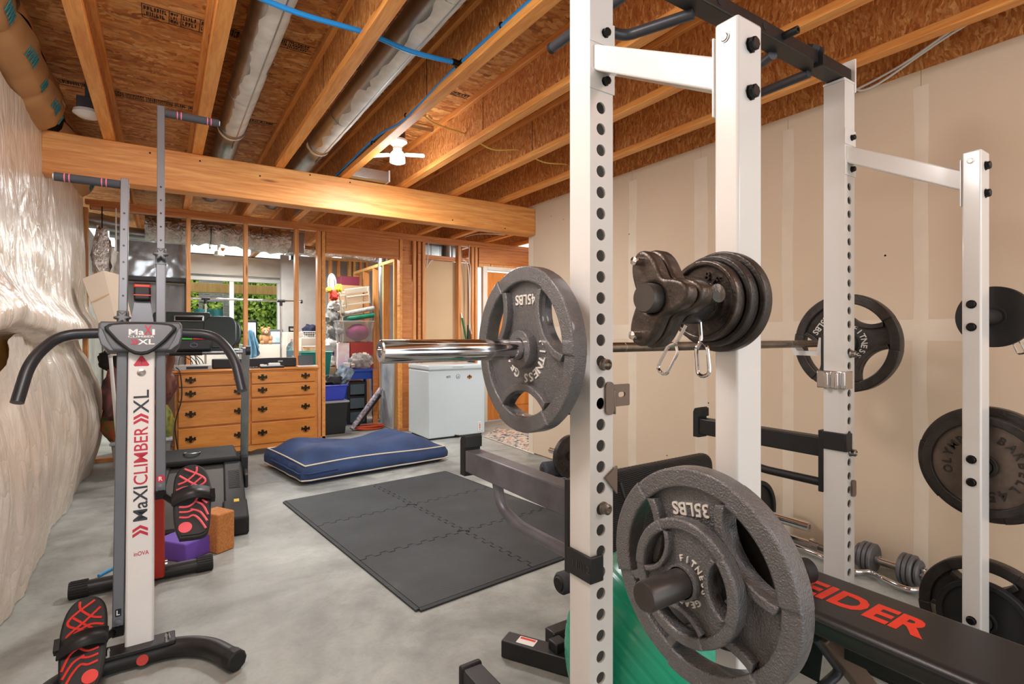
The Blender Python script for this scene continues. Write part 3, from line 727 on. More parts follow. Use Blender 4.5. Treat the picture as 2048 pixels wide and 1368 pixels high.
m_taupe = mat('taupe_clip', (128, 112, 102), .4, metal=.3, var=.04)
# hook tab hanging on the face of upright A
zc = 1.045
obj('hook_tab', xf(shape([rrect(-.014, .014, -.040, .040, .012)], .006, .0015), frame((XA+SI*.80, YA-.001, zc), (1, 0, 0), (0, 0, 1))), m_taupe, rk)
obj('hook_tab', xf(shape([rrect(-.02, .045, -.028, .026, .004), rrect(0.006, .030, -.006, .007, .0064)], .005), frame((XA+SI+.012, YA+.004, zc+.006), (1, 0, 0), (0, 0, 1))), m_taupe, rk)
# hook collar wrapped round upright C
obj('hook_collar', join(box(XC-.012, XC-.0005, YA-.004, YA+SI+.02, 1.00, 1.065), box(XC-.02, XC+SI*.55, YA-.010, YA-.0015, 1.00, 1.065)), m_chrome, rk, bevel=.003)
obj('hook_collar', join(box(XC-.030, XC-.0125, YA+.01, YA+.024, 1.0, 1.06), box(XC-.030, XC-.0125, YA+.045, YA+.060, 1.0, 1.06)), m_chrome, rk, bevel=.003)
for x in (XA, XC):
    for z in (1.128, .765 if x == XC else .782):
        obj('pull_pin', lathe([(0, 0), (.015, 0), (.015, .004), (.013, .006), (.013, .018), (.008, .022), (.004, .018), (0, .018)], 18, axisM((x+SI*.5+.004, YA-.0005, z), (0, -1, 0))), m_steel, rk)
    zt_ = .845 if x == XA else .63
    obj('hook_tab', xf(shape([[(-.012, .01), (.026, .034), (.026, -.034)]] if x == XA else [rrect(-.012, .016, -.03, .03, .01)], .006), frame((x+SI*.75, YA-.002, zt_), (1, 0, 0), (0, 0, 1))), m_taupe, rk)
# spotter arms
def spotter(x, s, label):
    # s=+1: arm on upright A, s=-1 on C
    t = thing('spotter_arm', label, 'spotter arm', (x, YA+SI, .75), 'spotter arms')
    y0, y1 = YA+SI+.012, 1.585; w_ = .056; xc = x+SI/2
    obj('arm', box(xc-w_/2, xc+w_/2, y0+.008, y1, .735, .808), m_arm if s > 0 else m_black, t, bevel=.004)
    obj('end_stop', xf(shape([[(0, -.022), (.03, -.022), (.03, .095), (.022, .112), (.0, .118), (-.012, .112), (-.012, .076), (0, .072)]], w_+.008, .003), frame((xc-w_/2-.004, y1, .742), (0, 1, 0), (0, 0, 1))), m_rubber, t)
    obj('back_plate', box(xc-w_/2-.012, xc+w_/2+.012, y0-.0105, y0+.007, .605, .838), m_black, t, bevel=.002)
    xw = x-.008 if s > 0 else x-.010
    zz0, zz1 = (.612, .675) if s > 0 else (.772, .838)
    obj('bracket', join(box(x-.009, x-.001, YA-.006, y0-.011, zz0, zz1), box(x-.009, x+SI*.45, YA-.012, YA-.003, zz0, zz1)), m_black, t, bevel=.003)
    for k, mk in enumerate(('1', 'IIIII', '2')) if s > 0 else []:
        obj('embossed_mark', xf(text(mk, None, .018, .001), frame((x-.0092, YA+.05-.027*k, .644), (0, -1, 0), (0, 0, 1))), m_dgrey, t)
    obj('brace', tube(path([(xc, y0+.008, .632), (xc, 1.30, .632), (xc, 1.40, .66), (xc, 1.425, .736)], .07), .0165, 14), m_arm if s > 0 else m_black, t)
    return t
spotter(XA, 1, 'scuffed grey spotter arm on the left rack upright, above the mat')
spotter(XC, -1, 'black spotter arm on the right rack upright, against the pale wall')
# weight pegs are parts of the rack
for x, s in ((XA, -1), (XC, 1)):
    xf_ = x if s < 0 else x+SI
    for z in (1.258, .785 if s < 0 else .78, .284):
        obj('weight_peg', lathe([(0, 0), (.024, 0), (.024, .208), (.022, .212), (0, .212)], 28, axisM((xf_, YBk+.024, z), (s, 0, 0))), mat('peg_steel', (84, 80, 78), .35, metal=.6, var=.1, vs=20) if 'peg_steel' not in bpy.data.materials else bpy.data.materials['peg_steel'], rk)

# ================================================================== WEIGHT PLATES
def arc(r, a0, a1, n): return [(r*cos(a0+(a1-a0)*k/n), r*sin(a0+(a1-a0)*k/n)) for k in range(n+1)]
def plate(label, R, t, M, phis, lbs, lbs_ang, arc0, group=None, m=None, astep=17, lm=None, bore=.026, hollow=True, lbs_r=.60):
    m = m or m_iron; lm = lm or m_letter
    T = thing('weight_plate', label, 'weight plate', M.translation, group)
    D = lambda nm, g, mm=m, **k: obj(nm, xf(g, M), mm, T, **k)
    a = radians(31); ro, ri = .82*R, .50*R
    c = (ro*ro-ri*ri)/(2*(ro*cos(a)-ri)); rr = c-ri; b = atan2(ro*sin(a), c-ro*cos(a))
    inner = [(c-rr*cos(q), rr*sin(q)) for q in [b-2*b*k/14 for k in range(15)]]
    def rot(L, p): return [(x*cos(p)-y*sin(p), x*sin(p)+y*cos(p)) for x, y in L]
    web = [circle(.835*R, 60), circle(bore, 24)]
    if hollow: web += [rot(inner+arc(ro, -a, a, 14)[1:-1], radians(p)) for p in phis]
    D('disc', tr(shape(web, t*.52, .001), 0, 0, 0))
    D('rim', shape([circle(R, 72), circle(.815*R, 72)], t*.9, .0045, 3))
    w2 = .09*R; gs = []
    rr2 = rr+w2
    outer = [(c-rr2*cos(q), rr2*sin(q)) for q in [b*.93-2*b*.93*k/14 for k in range(15)]]
    for p in phis:
        D('grip', tr(shape([rot(outer+inner[::-1], radians(p))], t*.98, .003, 2), 0, 0, 0))
        seg = arc(R*1.003, -a, a, 18)+arc(ro*.985, a, -a, 18)
        D('handle', tr(shape([rot(seg, radians(p))], t*1.04, .005, 3), 0, 0, -t*.02))
    D('hub', shape([circle(.235*R if R > .12 else .29*R, 40), circle(bore, 28)], t*1.12, .004, 2))
    if lbs: D('lettering', tr(xf(text(lbs, None, .125*R, .003, .012), Matrix.Rotation(radians(lbs_ang-90), 4, 'Z') @ Matrix.Translation((0, lbs_r*R, 0)) @ Matrix.Rotation(pi, 4, 'Z')), 0, 0, t*.52), lm)
    for s_, k_ in (('FITNESS', 0), ('GEAR', 8)): D('lettering', tr(arctext(s_, .352*R if R > .12 else .355*R, .11*R if R > .12 else .10*R, arc0-astep*k_, astep, .003, .012), 0, 0, t*.52), lm)
    return T
m_face = mat('worn_plate_face', (122, 108, 98), .4, metal=.45, var=.2, vs=18)
def solidplate(label, R, t, M, group=None, m=None, words=None, face=None, nm='weight_plate', bore=.026, rimw=.14):
    m = m or m_iron2
    T = thing(nm, label, 'weight plate', M.translation, group)
    D = lambda n_, g, mm=m, **k: obj(n_, xf(g, M), mm, T, **k)
    D('disc', shape([circle(.93*R, 56), circle(bore, 24)], t*.6, .001), face or m)
    D('rim', shape([circle(R, 64), circle((1-rimw)*R, 64)], t, .003, 2))
    D('hub', shape([circle(max(.24*R, bore*1.35), 32), circle(bore, 24)], t*1.02, .002))
    for s, r, h, a0, st in (words or []): D('lettering', tr(arctext(s, r*R, h*R, a0, st, .004, .015), 0, 0, t*.6), m if face else m_iron3)
    return T
def facing(x, y, z): return frame((x, y, z), (0, -1, 0), (0, 0, 1))      # face looks towards -X
YBAR, ZBAR = 1.11, 1.163
bb = thing('barbell', 'chrome barbell resting in the hooks of the white rack', 'barbell', (1.6, YBAR, ZBAR))
obj('shaft', rod((.80, YBAR, ZBAR), (2.40, YBAR, ZBAR), .0142, 20), m_steel, bb)
for s, x0, x1 in ((-1, .80, .391), (1, 2.40, 2.81)):
    obj('sleeve', lathe([(0, 0), (.026, 0), (.026, abs(x1-x0)-.003), (.023, abs(x1-x0)), (.013, abs(x1-x0)), (.013, abs(x1-x0)-.008), (0, abs(x1-x0)-.008)], 40, axisM((x0, YBAR, ZBAR), (s, 0, 0))), m_chrome, bb)
    obj('collar', lathe([(.0145, 0), (.037, 0), (.037, .018), (.0145, .018)], 32, axisM((x0-.006*s, YBAR, ZBAR), (-s, 0, 0))), m_chrome, bb)
for x in (.97, 1.12, 2.0, 2.25): obj('ring_mark', rod((x, YBAR, ZBAR), (x+.003, YBAR, ZBAR), .0146, 20), m_zinc, bb)
plate('grey three grip weight plate on the near end of the barbell', .21, .042, facing(.797, YBAR, ZBAR), (28, 152, 272), '45LBS', 90, 14, 'plates on the barbell')

plate('dark three grip weight plate on the far end of the barbell by the wall', .21, .042, facing(2.467, YBAR, ZBAR), (62, 200, -38), '45LBS', 143, 58, 'plates on the barbell', m=m_iron2)
YP_ = YBk+.024
plate('large three grip weight plate on the lower left rack peg, above the green ball', .184, .040, facing(.794, YP_, .785), (36, 165, 283), '35LBS', 100, 10, 'plates stored on the rack')
plate('small three grip weight plate stacked in front of the large one above the green ball', .104, .028, facing(.752, YP_, .785), (10, 150, 262), None, 0, 104, 'plates stored on the rack', astep=19)
solidplate('plain dark weight plate behind the large three grip plate on the lower left peg', .13, .036, facing(.840, YP_, .785), 'plates stored on the rack')
# upper left peg: three small plates, cast collar, spring clip
for i, (r, x, lab) in enumerate(((.089, .845, 'largest of three small dark plates on the upper left peg'), (.080, .820, 'middle of three small dark plates on the upper left peg'), (.070, .797, 'smallest of three small dark plates on the upper left peg'))):
    solidplate(lab, r, .022, facing(x, YP_, 1.258), 'small plates on the upper left peg', m=m_iron2 if i < 2 else m_iron3, words=[('BF', .62, .22, 78, 26), ('3', .62, .22, 200, 20)] if i == 2 else None)
ck = thing('bar_collar', 'cast iron wing collar bolted on the upper left rack peg', 'collar', (.70, YP_, 1.258))
def wing(r0, r1, n=72):
    out = []
    for k in range(n):
        q = 2*pi*k/n; L = max(0, cos((q-radians(112))))**6+max(0, cos((q-radians(244))))**6+.72*max(0, cos((q-radians(5))))**6
        out.append(((r0+r1*L)*cos(q), (r0+r1*L)*sin(q)))
    return out
obj('clamp_half', xf(shape([wing(.036, .052), circle(.0245, 28)], .030, .006, 3), facing(.712, YP_, 1.258)), m_iron3, ck)
obj('clamp_half', xf(shape([wing(.034, .050), circle(.0245, 28)], .026, .006, 3), facing(.679, YP_, 1.258)), m_iron3, ck)
obj('sleeve', xf(shape([circle(.040, 36), circle(.0245, 28)], .05, .003), facing(.763, YP_, 1.258)), m_iron2, ck)
obj('boss', lathe([(0, 0), (.018, 0), (.015, .035), (0, .038)], 16, axisM((.74, YP_-.03, 1.262), (-.2, -1, .1))), m_iron3, ck)
for q in (112, 244): 
    y_, z_ = YP_-.066*cos(radians(q)), 1.258+.066*sin(radians(q))
    obj('stud_bolt', lathe([(0, 0), (.007, 0), (.007, .016), (0, .018)], 12, axisM((.653, y_, z_), (-1, 0, 0))), m_chrome, ck)
sc = thing('spring_clip', 'bent wire spring clip hanging on the upper left rack peg', 'clip', (.755, YP_, 1.258))
pts = [(.768+.004*k/6, YP_-.030*cos(2*pi*k/12), 1.258+.030*sin(2*pi*k/12)) for k in range(-3, 22)]
obj('coil', tube([(p[0]-.0, p[1], p[2]) for p in pts], .0032, 8), m_chrome, sc)
for a, b_ in ((P(1400, 640, X=.758), P(1408, 752, X=.745)), (P(1372, 650, X=.745), P(1322, 745, X=.735))):
    d = (b_-a).normalized(); n_ = Vector((0, -d.z, d.y)).normalized()*.012
    obj('wire_leg', tube(path([a, a.lerp(b_, .38), a.lerp(b_, .50)+n_, b_+n_, b_-n_, a.lerp(b_, .5)-n_*.9, a.lerp(b_, .42)-n_*.3], .012, 4), .0032, 8), m_chrome, sc)
# right side pegs
solidplate('small smooth black plate on the upper right rack peg', .100, .024, frame((2.30, YP_, 1.258), (0, -1, 0), (0, 0, 1)), 'small plates on the upper right peg', m=m_rubber, rimw=.9)
sc2 = thing('spring_clip', 'wire spring clip behind the smooth black plate on the right peg', 'clip', (2.33, YP_, 1.258))
obj('coil', tube([(2.318+.004*k/6, YP_-.030*cos(2*pi*k/12), 1.258+.030*sin(2*pi*k/12)) for k in range(-3, 22)], .0032, 8), m_chrome, sc2)
obj('wire_leg', tube(path([(2.328, YP_-.012, 1.24), (2.33, YP_-.05, 1.135), (2.33, YP_-.068, 1.14), (2.328, YP_-.034, 1.23)], .008, 4), .0032, 8), m_chrome, sc2)
solidplate('older black plate with raised capitals on the middle right rack peg', .160, .036, facing(2.212, YP_, .78), 'plates on the middle right peg', words=[('OLYMPIC', .60, .15, 196, 17), ('BARBELL', .60, .15, 62, 17), ('45', .6, .2, -60, 18)], rimw=.16, face=m_face)
plate('three grip black plate behind the older plate on the middle right peg', .186, .038, facing(2.254, YP_, .78), (75, 195, 315), None, 0, 20, 'plates on the middle right peg', m=m_iron2)
solidplate('dull black plate on the lowest right rack peg above the bench', .125, .030, facing(2.212, YP_, .284), 'plates on the lowest right peg', m=m_rubber)
plate('glossy three grip black plate behind the dull one on the lowest right peg', .186, .038, facing(2.254, YP_, .284), (95, 215, 335), None, 0, 20, 'plates on the lowest right peg', m=m_iron2)
# ================================================================== CLIMBER
m_cgrey = mat('climber_grey', (104, 108, 114), .4, metal=.25, var=.05)
m_cwhite = mat('climber_white', (232, 232, 230), .35, var=.02, coat=.2)
m_cplast = mat('climber_plastic', (92, 96, 101), .38, var=.03)
m_shield = mat('shield_plastic', (112, 116, 122), .3, var=.02)
m_cred = mat('climber_red', (206, 52, 34), .4, var=.06)
m_txt = mat('dark_print', (48, 54, 60), .5, var=0)
m_crim = mat('crimson_print', (196, 40, 66), .5, var=0)
m_wht = mat('white_print', (240, 240, 240), .5, var=0)
m_foam = mat('grip_foam', (66, 68, 74), .85, var=.05, bump=.15, bs=300)
m_pink = mat('pink_stripe', (226, 110, 136), .6, var=0)
CXX, CYY = -.07, 2.33
tl = math.atan(.235)
MC = frame((CXX, CYY, 0), (1, 0, 0), (0, sin(tl), cos(tl)))        # local: across, up the mast, towards the viewer
cl = thing('stepper_climber', 'tall grey and white vertical climber with red foot treads by the plastic sheeting', 'exercise machine', (CXX, CYY, 0))
def L(x, s, n=0): return MC @ Vector((x, s, n))
D = lambda nm, g, m, par=cl, **k: obj(nm, xf(g, MC), m, par, local=(par is not cl), **k)
mast = D('mast', box(-.044, .044, .07, 1.19, -.05, .0), m_cwhite, bevel=.008, bseg=3)
chev = lambda x, s: join(*[xf(shape([[(-.024, 0), (-.024, .011), (0, .025), (.024, .011), (.024, 0), (0, .014)]], .0008), Matrix.Translation((x, s+k*.018, .0002))) for k in (0, 1)])
up = Matrix.Rotation(pi/2, 4, 'Z')
for s_, s0, s1, m_, b_, hh in (('MaXI', .509, .6355, m_txt, .012, .045), ('CLIMBER', .642, .862, m_crim, .006, .045), ('XL', .914, 1.007, m_txt, .004, .05)):
    D('lettering', xf(text(s_, s1-s0, hh, .0008, b_), Matrix.Translation((0, (s0+s1)/2, .0002)) @ up), m_, mast)
D('chevron', chev(0, .451), m_crim, mast); D('chevron', chev(0, .872), m_crim, mast)
D('lettering', xf(text('inOVA', .046, .015, .0008, .01), Matrix.Translation((.004, .392, .0002))), m_crim, mast)
D('warning_sign', tr(shape([[(-.026, -.014), (-.022, -.019), (.022, -.019), (.026, -.014), (.004, .022), (-.004, .022)]], .001), 0, 1.122, .0002), m_crim, mast)
D('lettering', tr(text('!', None, .018, .0006), 0, 1.118, .0013), m_txt, mast)
D('mast_bolt', lathe([(0, 0), (.015, 0), (.015, .002), (.010, .003), (.010, .007), (.005, .008), (.005, .004), (0, .004)], 24, MC.inverted() @ axisM(L(0, 1.077, 0), MC.to_3x3() @ Vector((0, 0, 1)))), m_steel, mast)
# head
D('head_housing', tr(shape([[(x*.000359*.96, y*.000359) for x, y in ((-402, 160), (-376, 186), (376, 186), (402, 152), (404, 20), (372, -90), (330, -150), (-320, -150), (-360, -90), (-404, 20))]], .07, .010, 3), 0, 1.215, -.045), m_cplast)
D('head_shield', tr(shape([spl for spl in [[(x*.000359, y*.000359) for x, y in ((-330, 118), (-290, 152), (-180, 168), (0, 172), (180, 168), (290, 152), (330, 118), (325, 88), (230, -40), (120, -150), (60, -188), (0, -200), (-60, -188), (-120, -150), (-230, -40), (-325, 88))]]], .018, .006, 3), 0, 1.212, .024), m_rubber)
shd = D('shield_face', tr(shape([[(x*.000359*.88, y*.000359*.88+.001) for x, y in ((-330, 118), (-290, 148), (-180, 160), (0, 164), (180, 160), (290, 148), (330, 118), (325, 88), (230, -40), (120, -150), (60, -184), (0, -194), (-60, -184), (-120, -150), (-230, -40), (-325, 88))]], .004, .001), 0, 1.212, .0415), m_shield)
zf = .0458
D('lettering', tr(text('Ma', .050, .024, .0008, .02), -.016, 1.232, zf), m_wht, shd); D('lettering', tr(text('I', .009, .024, .0008, .02), .040, 1.232, zf), m_wht, shd)
D('lettering', tr(text('X', .026, .040, .0008, .02), .022, 1.240, zf), m_crim, shd)
D('lettering', tr(text('CLIMBER', .086, .0085, .0008, .01), .0, 1.2135, zf), m_wht, shd)
D('lettering', tr(text('XL', .056, .022, .0008, .02), .016, 1.192, zf), m_wht, shd)
D('chevron', xf(chev(0, 0), Matrix.Translation((-.034, 1.192, zf)) @ Matrix.Rotation(-pi/2, 4, 'Z') @ Matrix.Diagonal((.45, .6, 1, 1))), m_crim, shd)
for s in (-1, 1):
    D('head_fin', tr(shape([[(s*.100, -.045), (s*.128, -.02), (s*.138, .02), (s*.134, .05), (s*.122, .04), (s*.108, 0), (s*.086, -.045)]], .012, .004, 2), 0, 1.205, .022), m_cgrey)
# rails with holes, knobs and top grips
for s, sb, st, sg in ((-1, .118, 1.919, -1), (1, .58, 2.30, 1)):
    rl = D('rail', box(s*.064-.0175, s*.064+.0175, sb, 1.56 if s > 0 else 1.29, -.062, -.014), m_cgrey, bevel=.003)
    ru = D('rail_extension', box(s*.064-.0145, s*.064+.0145, 1.2, st, -.058, -.018), m_cgrey, bevel=.002)
    for k in range(9):
        q = st-.16-.072*k*(1 if s < 0 else 1)
        if s > 0: q = 1.90-.062*k
        if q > (1.32 if s < 0 else 1.62): D('pin_hole', tr(shape([circle(.0042, 12)], .0008), s*.064, q, -.0182), m_bolt, ru)
    sk = 1.305 if s < 0 else 1.585
    D('sleeve_end', box(s*.064-.0195, s*.064+.0195, sk-.045, sk+.03, -.064, -.013), m_cplast, bevel=.003)
    star = [((.022+.007*cos(6*q))*cos(q), (.022+.007*cos(6*q))*sin(q)) for q in [2*pi*k/48 for k in range(48)]]
    D('star_knob', tr(shape([star], .022, .005, 2), s*.064, sk-.005, -.006), m_cplast)
    gp = D('top_grip', rod((s*.08, st-.022, -.038), (s*.08+s*.215, st-.022, -.038), .0175, 20), m_foam)
    for q in (.045, .06, .165, .18): D('grip_stripe', rod((s*(.08+q), st-.022, -.038), (s*(.08+q)+s*.004, st-.022, -.038), .0179, 20), m_pink, gp)
    D('grip_plug', rod((s*.295, st-.022, -.038), (s*.299, st-.022, -.038), .012, 14), m_cwhite, gp)
# side handles
for s in (-1, 1):
    c0 = Vector((CXX, 0, 0))
    pts = [Vector((CXX+s*.13, 2.625, 1.205)), Vector((CXX+s*.255, 2.625, 1.200)), Vector((CXX+s*.325, 2.53, 1.11)), Vector((CXX+s*.348, 2.46, .965))]
    obj('side_handle', tube(path(pts, .07, 8), .0195, 18), m_rubber if False else mat('handle_black', (52, 55, 60), .38, metal=.3, var=.04) if 'handle_black' not in bpy.data.materials else bpy.data.materials['handle_black'], cl)
# phone / strap post behind the head
D('strap_post', ([(-.045, 1.26, -.075), (.045, 1.26, -.075), (.024, 1.40, -.075), (-.024, 1.40, -.075), (-.045, 1.26, -.045), (.045, 1.26, -.045), (.024, 1.40, -.045), (-.024, 1.40, -.045)], [(0, 1, 2, 3), (7, 6, 5, 4), (0, 4, 5, 1), (1, 5, 6, 2), (2, 6, 7, 3), (3, 7, 4, 0)]), m_cgrey)
hp = D('padded_head', box(-.029, .029, 1.385, 1.46, -.105, -.02), m_rubber, bevel=.008, bseg=3)
D('red_band', box(-.0295, .0295, 1.436, 1.455, -.1055, -.0195), m_red, hp, bevel=.006); D('red_piping', box(-.0295, .0295, 1.403, 1.407, -.1055, -.0192), m_red, hp)
# base: curved front foot tube, rear red leg and rear stabiliser
ft = [(CXX-.325, 2.10, .035), (CXX-.22, 2.31, .036), (CXX-.10, 2.35, .036), (CXX+.12, 2.345, .036), (CXX+.22, 2.27, .036), (CXX+.285, 2.13, .036)]
obj('front_foot', tube(path(ft, .12, 8), .034, 20), m_black, cl)
for a, b_ in ((ft[4], ft[5]), (ft[1], ft[0])):
    d = (Vector(b_)-Vector(a)).normalized(); obj('foot_cap', lathe([(0, 0), (.034, 0), (.0365, .004), (.0365, .045), (.031, .05), (0, .05)], 10, axisM(Vector(b_)-d*.03+Vector((0, 0, .001)), d)), m_rubber, cl)
obj('foot_bracket', box(CXX-.10, CXX+.11, 2.31, 2.39, .062, .078), m_black, cl, bevel=.004)
for dx in (-.09, .085): obj('bracket_bolt', lathe([(0, 0), (.009, 0), (.009, .014), (.005, .03), (0, .03)], 8, Matrix.Translation((CXX+dx, 2.315, .078))), m_chrome, cl)
obj('foot_badge', xf(shape([circle(.018, 20)], .001), frame((CXX+.01, 2.311, .035), (1, 0, 0), (0, .25, 1))), m_cred, cl)
obj('rear_leg', sqtube((CXX, 3.10, .03), (CXX, 2.62, .92), .158, .05, up=(0, 1, 0)), m_cred, cl, bevel=.008)
obj('rear_foot', rod((CXX-.22, 3.11, .036), (CXX+.22, 3.11, .036), .033, 20), m_black, cl)
for s in (-1, 1):
    obj('foot_sleeve', join(rod((CXX+s*.215, 3.11, .037), (CXX+s*.285, 3.11, .037), .037, 20), *[rod((CXX+s*.215, 3.11+.037*cos(q), .037+.037*sin(q)), (CXX+s*.28, 3.11+.037*cos(q), .037+.037*sin(q)), .0025, 5) for q in [2*pi*k/20 for k in range(20)]]), m_rubber, cl)
for q in (-.05, .05): obj('leg_bolt', lathe([(0, 0), (.01, 0), (.01, .01), (0, .012)], 10, axisM((CXX+.08, 3.06+q*.3, .05+abs(q)), (1, 0, 0))), m_chrome, cl)
# pedals
m_tread = mat('red_tread', (232, 60, 48), .55, var=0)
m_tread2 = mat('pink_tread', (238, 92, 104), .55, var=0)
def pedal(s, c, tilt, mt, letter, zr):
    Lf, Wd = .165, .064
    out = [(-.045, -.160), (.03, -.163), (.052, -.13), (.064, -.02), (.066, .06), (.052, .128), (.02, .162), (-.024, .160), (-.054, .12), (-.063, .04), (-.061, -.09)]
    out = [(p.x, p.y) for p in spline([(x, y, 0) for x, y in out+out[:1]], 5)][:-1]
    if s < 0: out = [(-x, y) for x, y in out][::-1]
    M = frame(c, (1, 0, 0), (0, cos(tilt), sin(tilt)))
    pd = obj('pedal', xf(shape([out], .026, .006, 3), M), m_rubber, cl)
    E = lambda nm, g, m: obj(nm, xf(g, M), m, pd, local=True)
    E('pedal_deck', tr(shape([[(x*.9, y*.94) for x, y in out]], .004, .001), 0, 0, .0262), m_rubber)
    zt = .0306; k = s
    def line(pts, w=.0042): return tube(spline([(k*x, y, zt) for x, y in pts], 4), w, 6)
    ls = [[(-.022, .142), (.036, .098), (.046, .068), (.008, .044)], [(-.040, .112), (.0, .072), (.046, .030), (.034, .014)], [(-.046, .072), (-.016, .084), (.016, .118), (.02, .146)],
          [(-.052, .046), (-.014, .056), (.028, .034)], [(-.046, .022), (-.01, .050), (.034, .092)], [(-.030, .016), (.01, .044)],
          [(-.044, -.03), (-.016, -.034), (.006, -.02), (.016, .0)], [(-.044, -.052), (-.018, -.056), (.004, -.05)], [(-.044, -.074), (-.018, -.080), (.002, -.074), (.022, -.098), (.040, -.138)],
          [(-.006, -.046), (.024, -.064), (.046, -.108)], [(.012, -.016), (.034, -.036), (.05, -.082)], [(.034, -.012), (.05, -.03)]]
    E('tread_lines', join(*[line(q) for q in ls]), mt)
    E('tread_dot', tr(shape([circle(.022, 24, (k*-.026, -.120))], .003), 0, 0, .029), mt)
    st_ = [(k*(-.066+.132*t), .006+(.006 if k > 0 else -.02)*t, .03+.034*sin(pi*t)) for t in [i/14 for i in range(15)]]
    v, f = [], []
    for i, p_ in enumerate(st_):
        for dy in (-.026, .026): v.append((p_[0], p_[1]+dy, p_[2]))
    for i in range(14): f.append((2*i, 2*i+1, 2*i+3, 2*i+2))
    o = obj('foot_strap', xf((v, f), M), m_black, pd, local=True, solid=.004)
    E('strap_edge', join(*[tube([(p_[0], p_[1]+dy, p_[2]+.001) for p_ in st_], .003, 6) for dy in (-.026, .026)]), m_rubber)
    E('strap_buckle', cbox((k*.070, .008, .022), (.016, .04, .034)), m_bolt)
    a = L(s*.064, zr, -.036); bpt = M @ Vector((-k*.05, 0.0, .010))
    obj('pedal_arm', join(sqtube(a+Vector((0, -.035, 0)), a+Vector((0, .03, 0)), .036, .03), rod(a, bpt, .013, 12)), m_bolt, pd, local=True)
    bd = D('rail_badge', tr(shape([circle(.0145, 20)] if s > 0 else [rrect(-.009, .009, -.013, .013, .003)], .001), s*.064, zr+.055, -.0138), m_crim if s > 0 else m_bolt)
    D('lettering', tr(text(letter, None, .016, .0006, .02), s*.064, zr+.055, -.0128), m_wht, bd)
    D('rail_bolt', lathe([(0, 0), (.012, 0), (.012, .006), (0, .009)], 14, Matrix.Translation((s*.064, zr+.022, -.014))), m_cgrey, bd)
pedal(1, P(384, 1006, Y=2.43), radians(42), m_tread2, 'R', .60)
pedal(-1, P(168, 1292, Y=2.33), radians(40), m_tread, 'L', .145)

# ================================================================== TREADMILL
tm_b = mat('treadmill_charcoal', (38, 39, 40), .62, var=.14, vs=9, spec=.3)
tm_g = mat('treadmill_green_black', (30, 42, 42), .35, var=.05)
tm_belt = mat('running_belt', (58, 54, 48), .6, var=.12, vs=3)
tm = thing('treadmill', 'black treadmill with a grey upright pole in front of the wooden dresser', 'treadmill', (.1, 4.2, 0))
R0 = Vector((.43, 3.54)); R1 = Vector((.54, 4.92)); ax = (R1-R0).normalized(); sd = Vector((ax.y, -ax.x)); LN = (R1-R0).length; WD = .60
MT = Matrix(((sd.x, ax.x, 0, R0.x), (sd.y, ax.y, 0, R0.y), (0, 0, 1, 0), (0, 0, 0, 1)))   # local x to the right, y forward, right edge x=0
sl = .085
TM = lambda nm, g, m, **k: obj(nm, xf(g, MT), m, tm, **k)
def slab(x0, x1, y0, y1, zb, zt): return [(x0, y0, zb+sl*y0), (x1, y0, zb+sl*y0), (x1, y1, zb+sl*y1), (x0, y1, zb+sl*y1), (x0, y0, zt+sl*y0), (x1, y0, zt+sl*y0), (x1, y1, zt+sl*y1), (x0, y1, zt+sl*y1)], [(3, 2, 1, 0), (4, 5, 6, 7), (0, 1, 5, 4), (1, 2, 6, 5), (2, 3, 7, 6), (3, 0, 4, 7)]
TM('deck', slab(-WD+.05, -.05, .03, LN-.1, .05, .082), tm_belt, bevel=.004)
for x0, x1 in ((-.125, 0), (-WD, -WD+.125)): TM('side_rail', slab(x0, x1, .0, LN-.02, .03, .10), tm_b, bevel=.012)
for x0, x1 in ((-.135, .006), (-WD-.006, -WD+.135)):
    TM('rear_foot', join(slab(x0, x1, -.01, .30, -.0, .112)), tm_b, bevel=.014)
    TM('tread_grip', join(*[slab(x0+.04, x1-.03, .55+.022*k, .560+.022*k, .10, .104) for k in range(18)]), m_rubber)
TM('roller', rod((-WD+.13, .02, .07), (-.13, .02, .07), .024, 14), m_black)
hd = TM('motor_hood', ([(-WD-.01, LN-.22, .20), (.01, LN-.22, .20), (.01, LN+.12, .06), (-WD-.01, LN+.12, .06), (-WD+.02, LN-.22, .235), (-.02, LN-.22, .235), (-.05, LN-.02, .292), (-WD+.05, LN-.02, .292), (-.06, LN+.12, .24), (-WD+.06, LN+.12, .24)],
   [(0, 1, 5, 4), (4, 5, 6, 7), (7, 6, 8, 9), (1, 2, 8, 6, 5), (0, 4, 7, 9, 3), (3, 9, 8, 2), (0, 3, 2, 1)]), tm_b, bevel=.012)
TM('hood_emblem', tube([(-WD/2+.055*cos(q)-.04, LN-.10+.035*sin(q), .272) for q in [2*pi*k/24 for k in range(24)]], .005, 6, closed=True), m_zinc)
TM('hood_base', box(-WD+.06, -.06, LN-.15, LN+.1, .02, .07), m_black)
TM('wheel', join(rod((-.07, LN+.05, .035), (-.03, LN+.05, .035), .035, 18), rod((-WD+.03, LN+.05, .035), (-WD+.07, LN+.05, .035), .035, 18)), m_rubber)
for s, xx in ((1, .022), (-1, -WD-.022)):
    TM('upright', sqtube((xx, LN-.16, .11), (xx+.0, LN-.46, 1.10), .022, .055, up=(1, 0, 0)), m_zinc if s > 0 else m_black, bevel=.003)
    TM('upright_foot', box(xx-.025, xx+.025, LN-.23, LN-.07, .05, .23), m_black, bevel=.006)
    TM('upright_knob', rod((xx, LN-.50, 1.08), (xx+s*.03, LN-.50, 1.08), .035, 16), m_black)
TM('side_latch', box(.008, .034, .80, 1.0, .07, .17), m_black, bevel=.008)
yc = LN-.46
TM('hand_bar', rod((-WD, yc-.05, 1.07), (.0, yc-.05, 1.07), .017, 14), m_zinc)
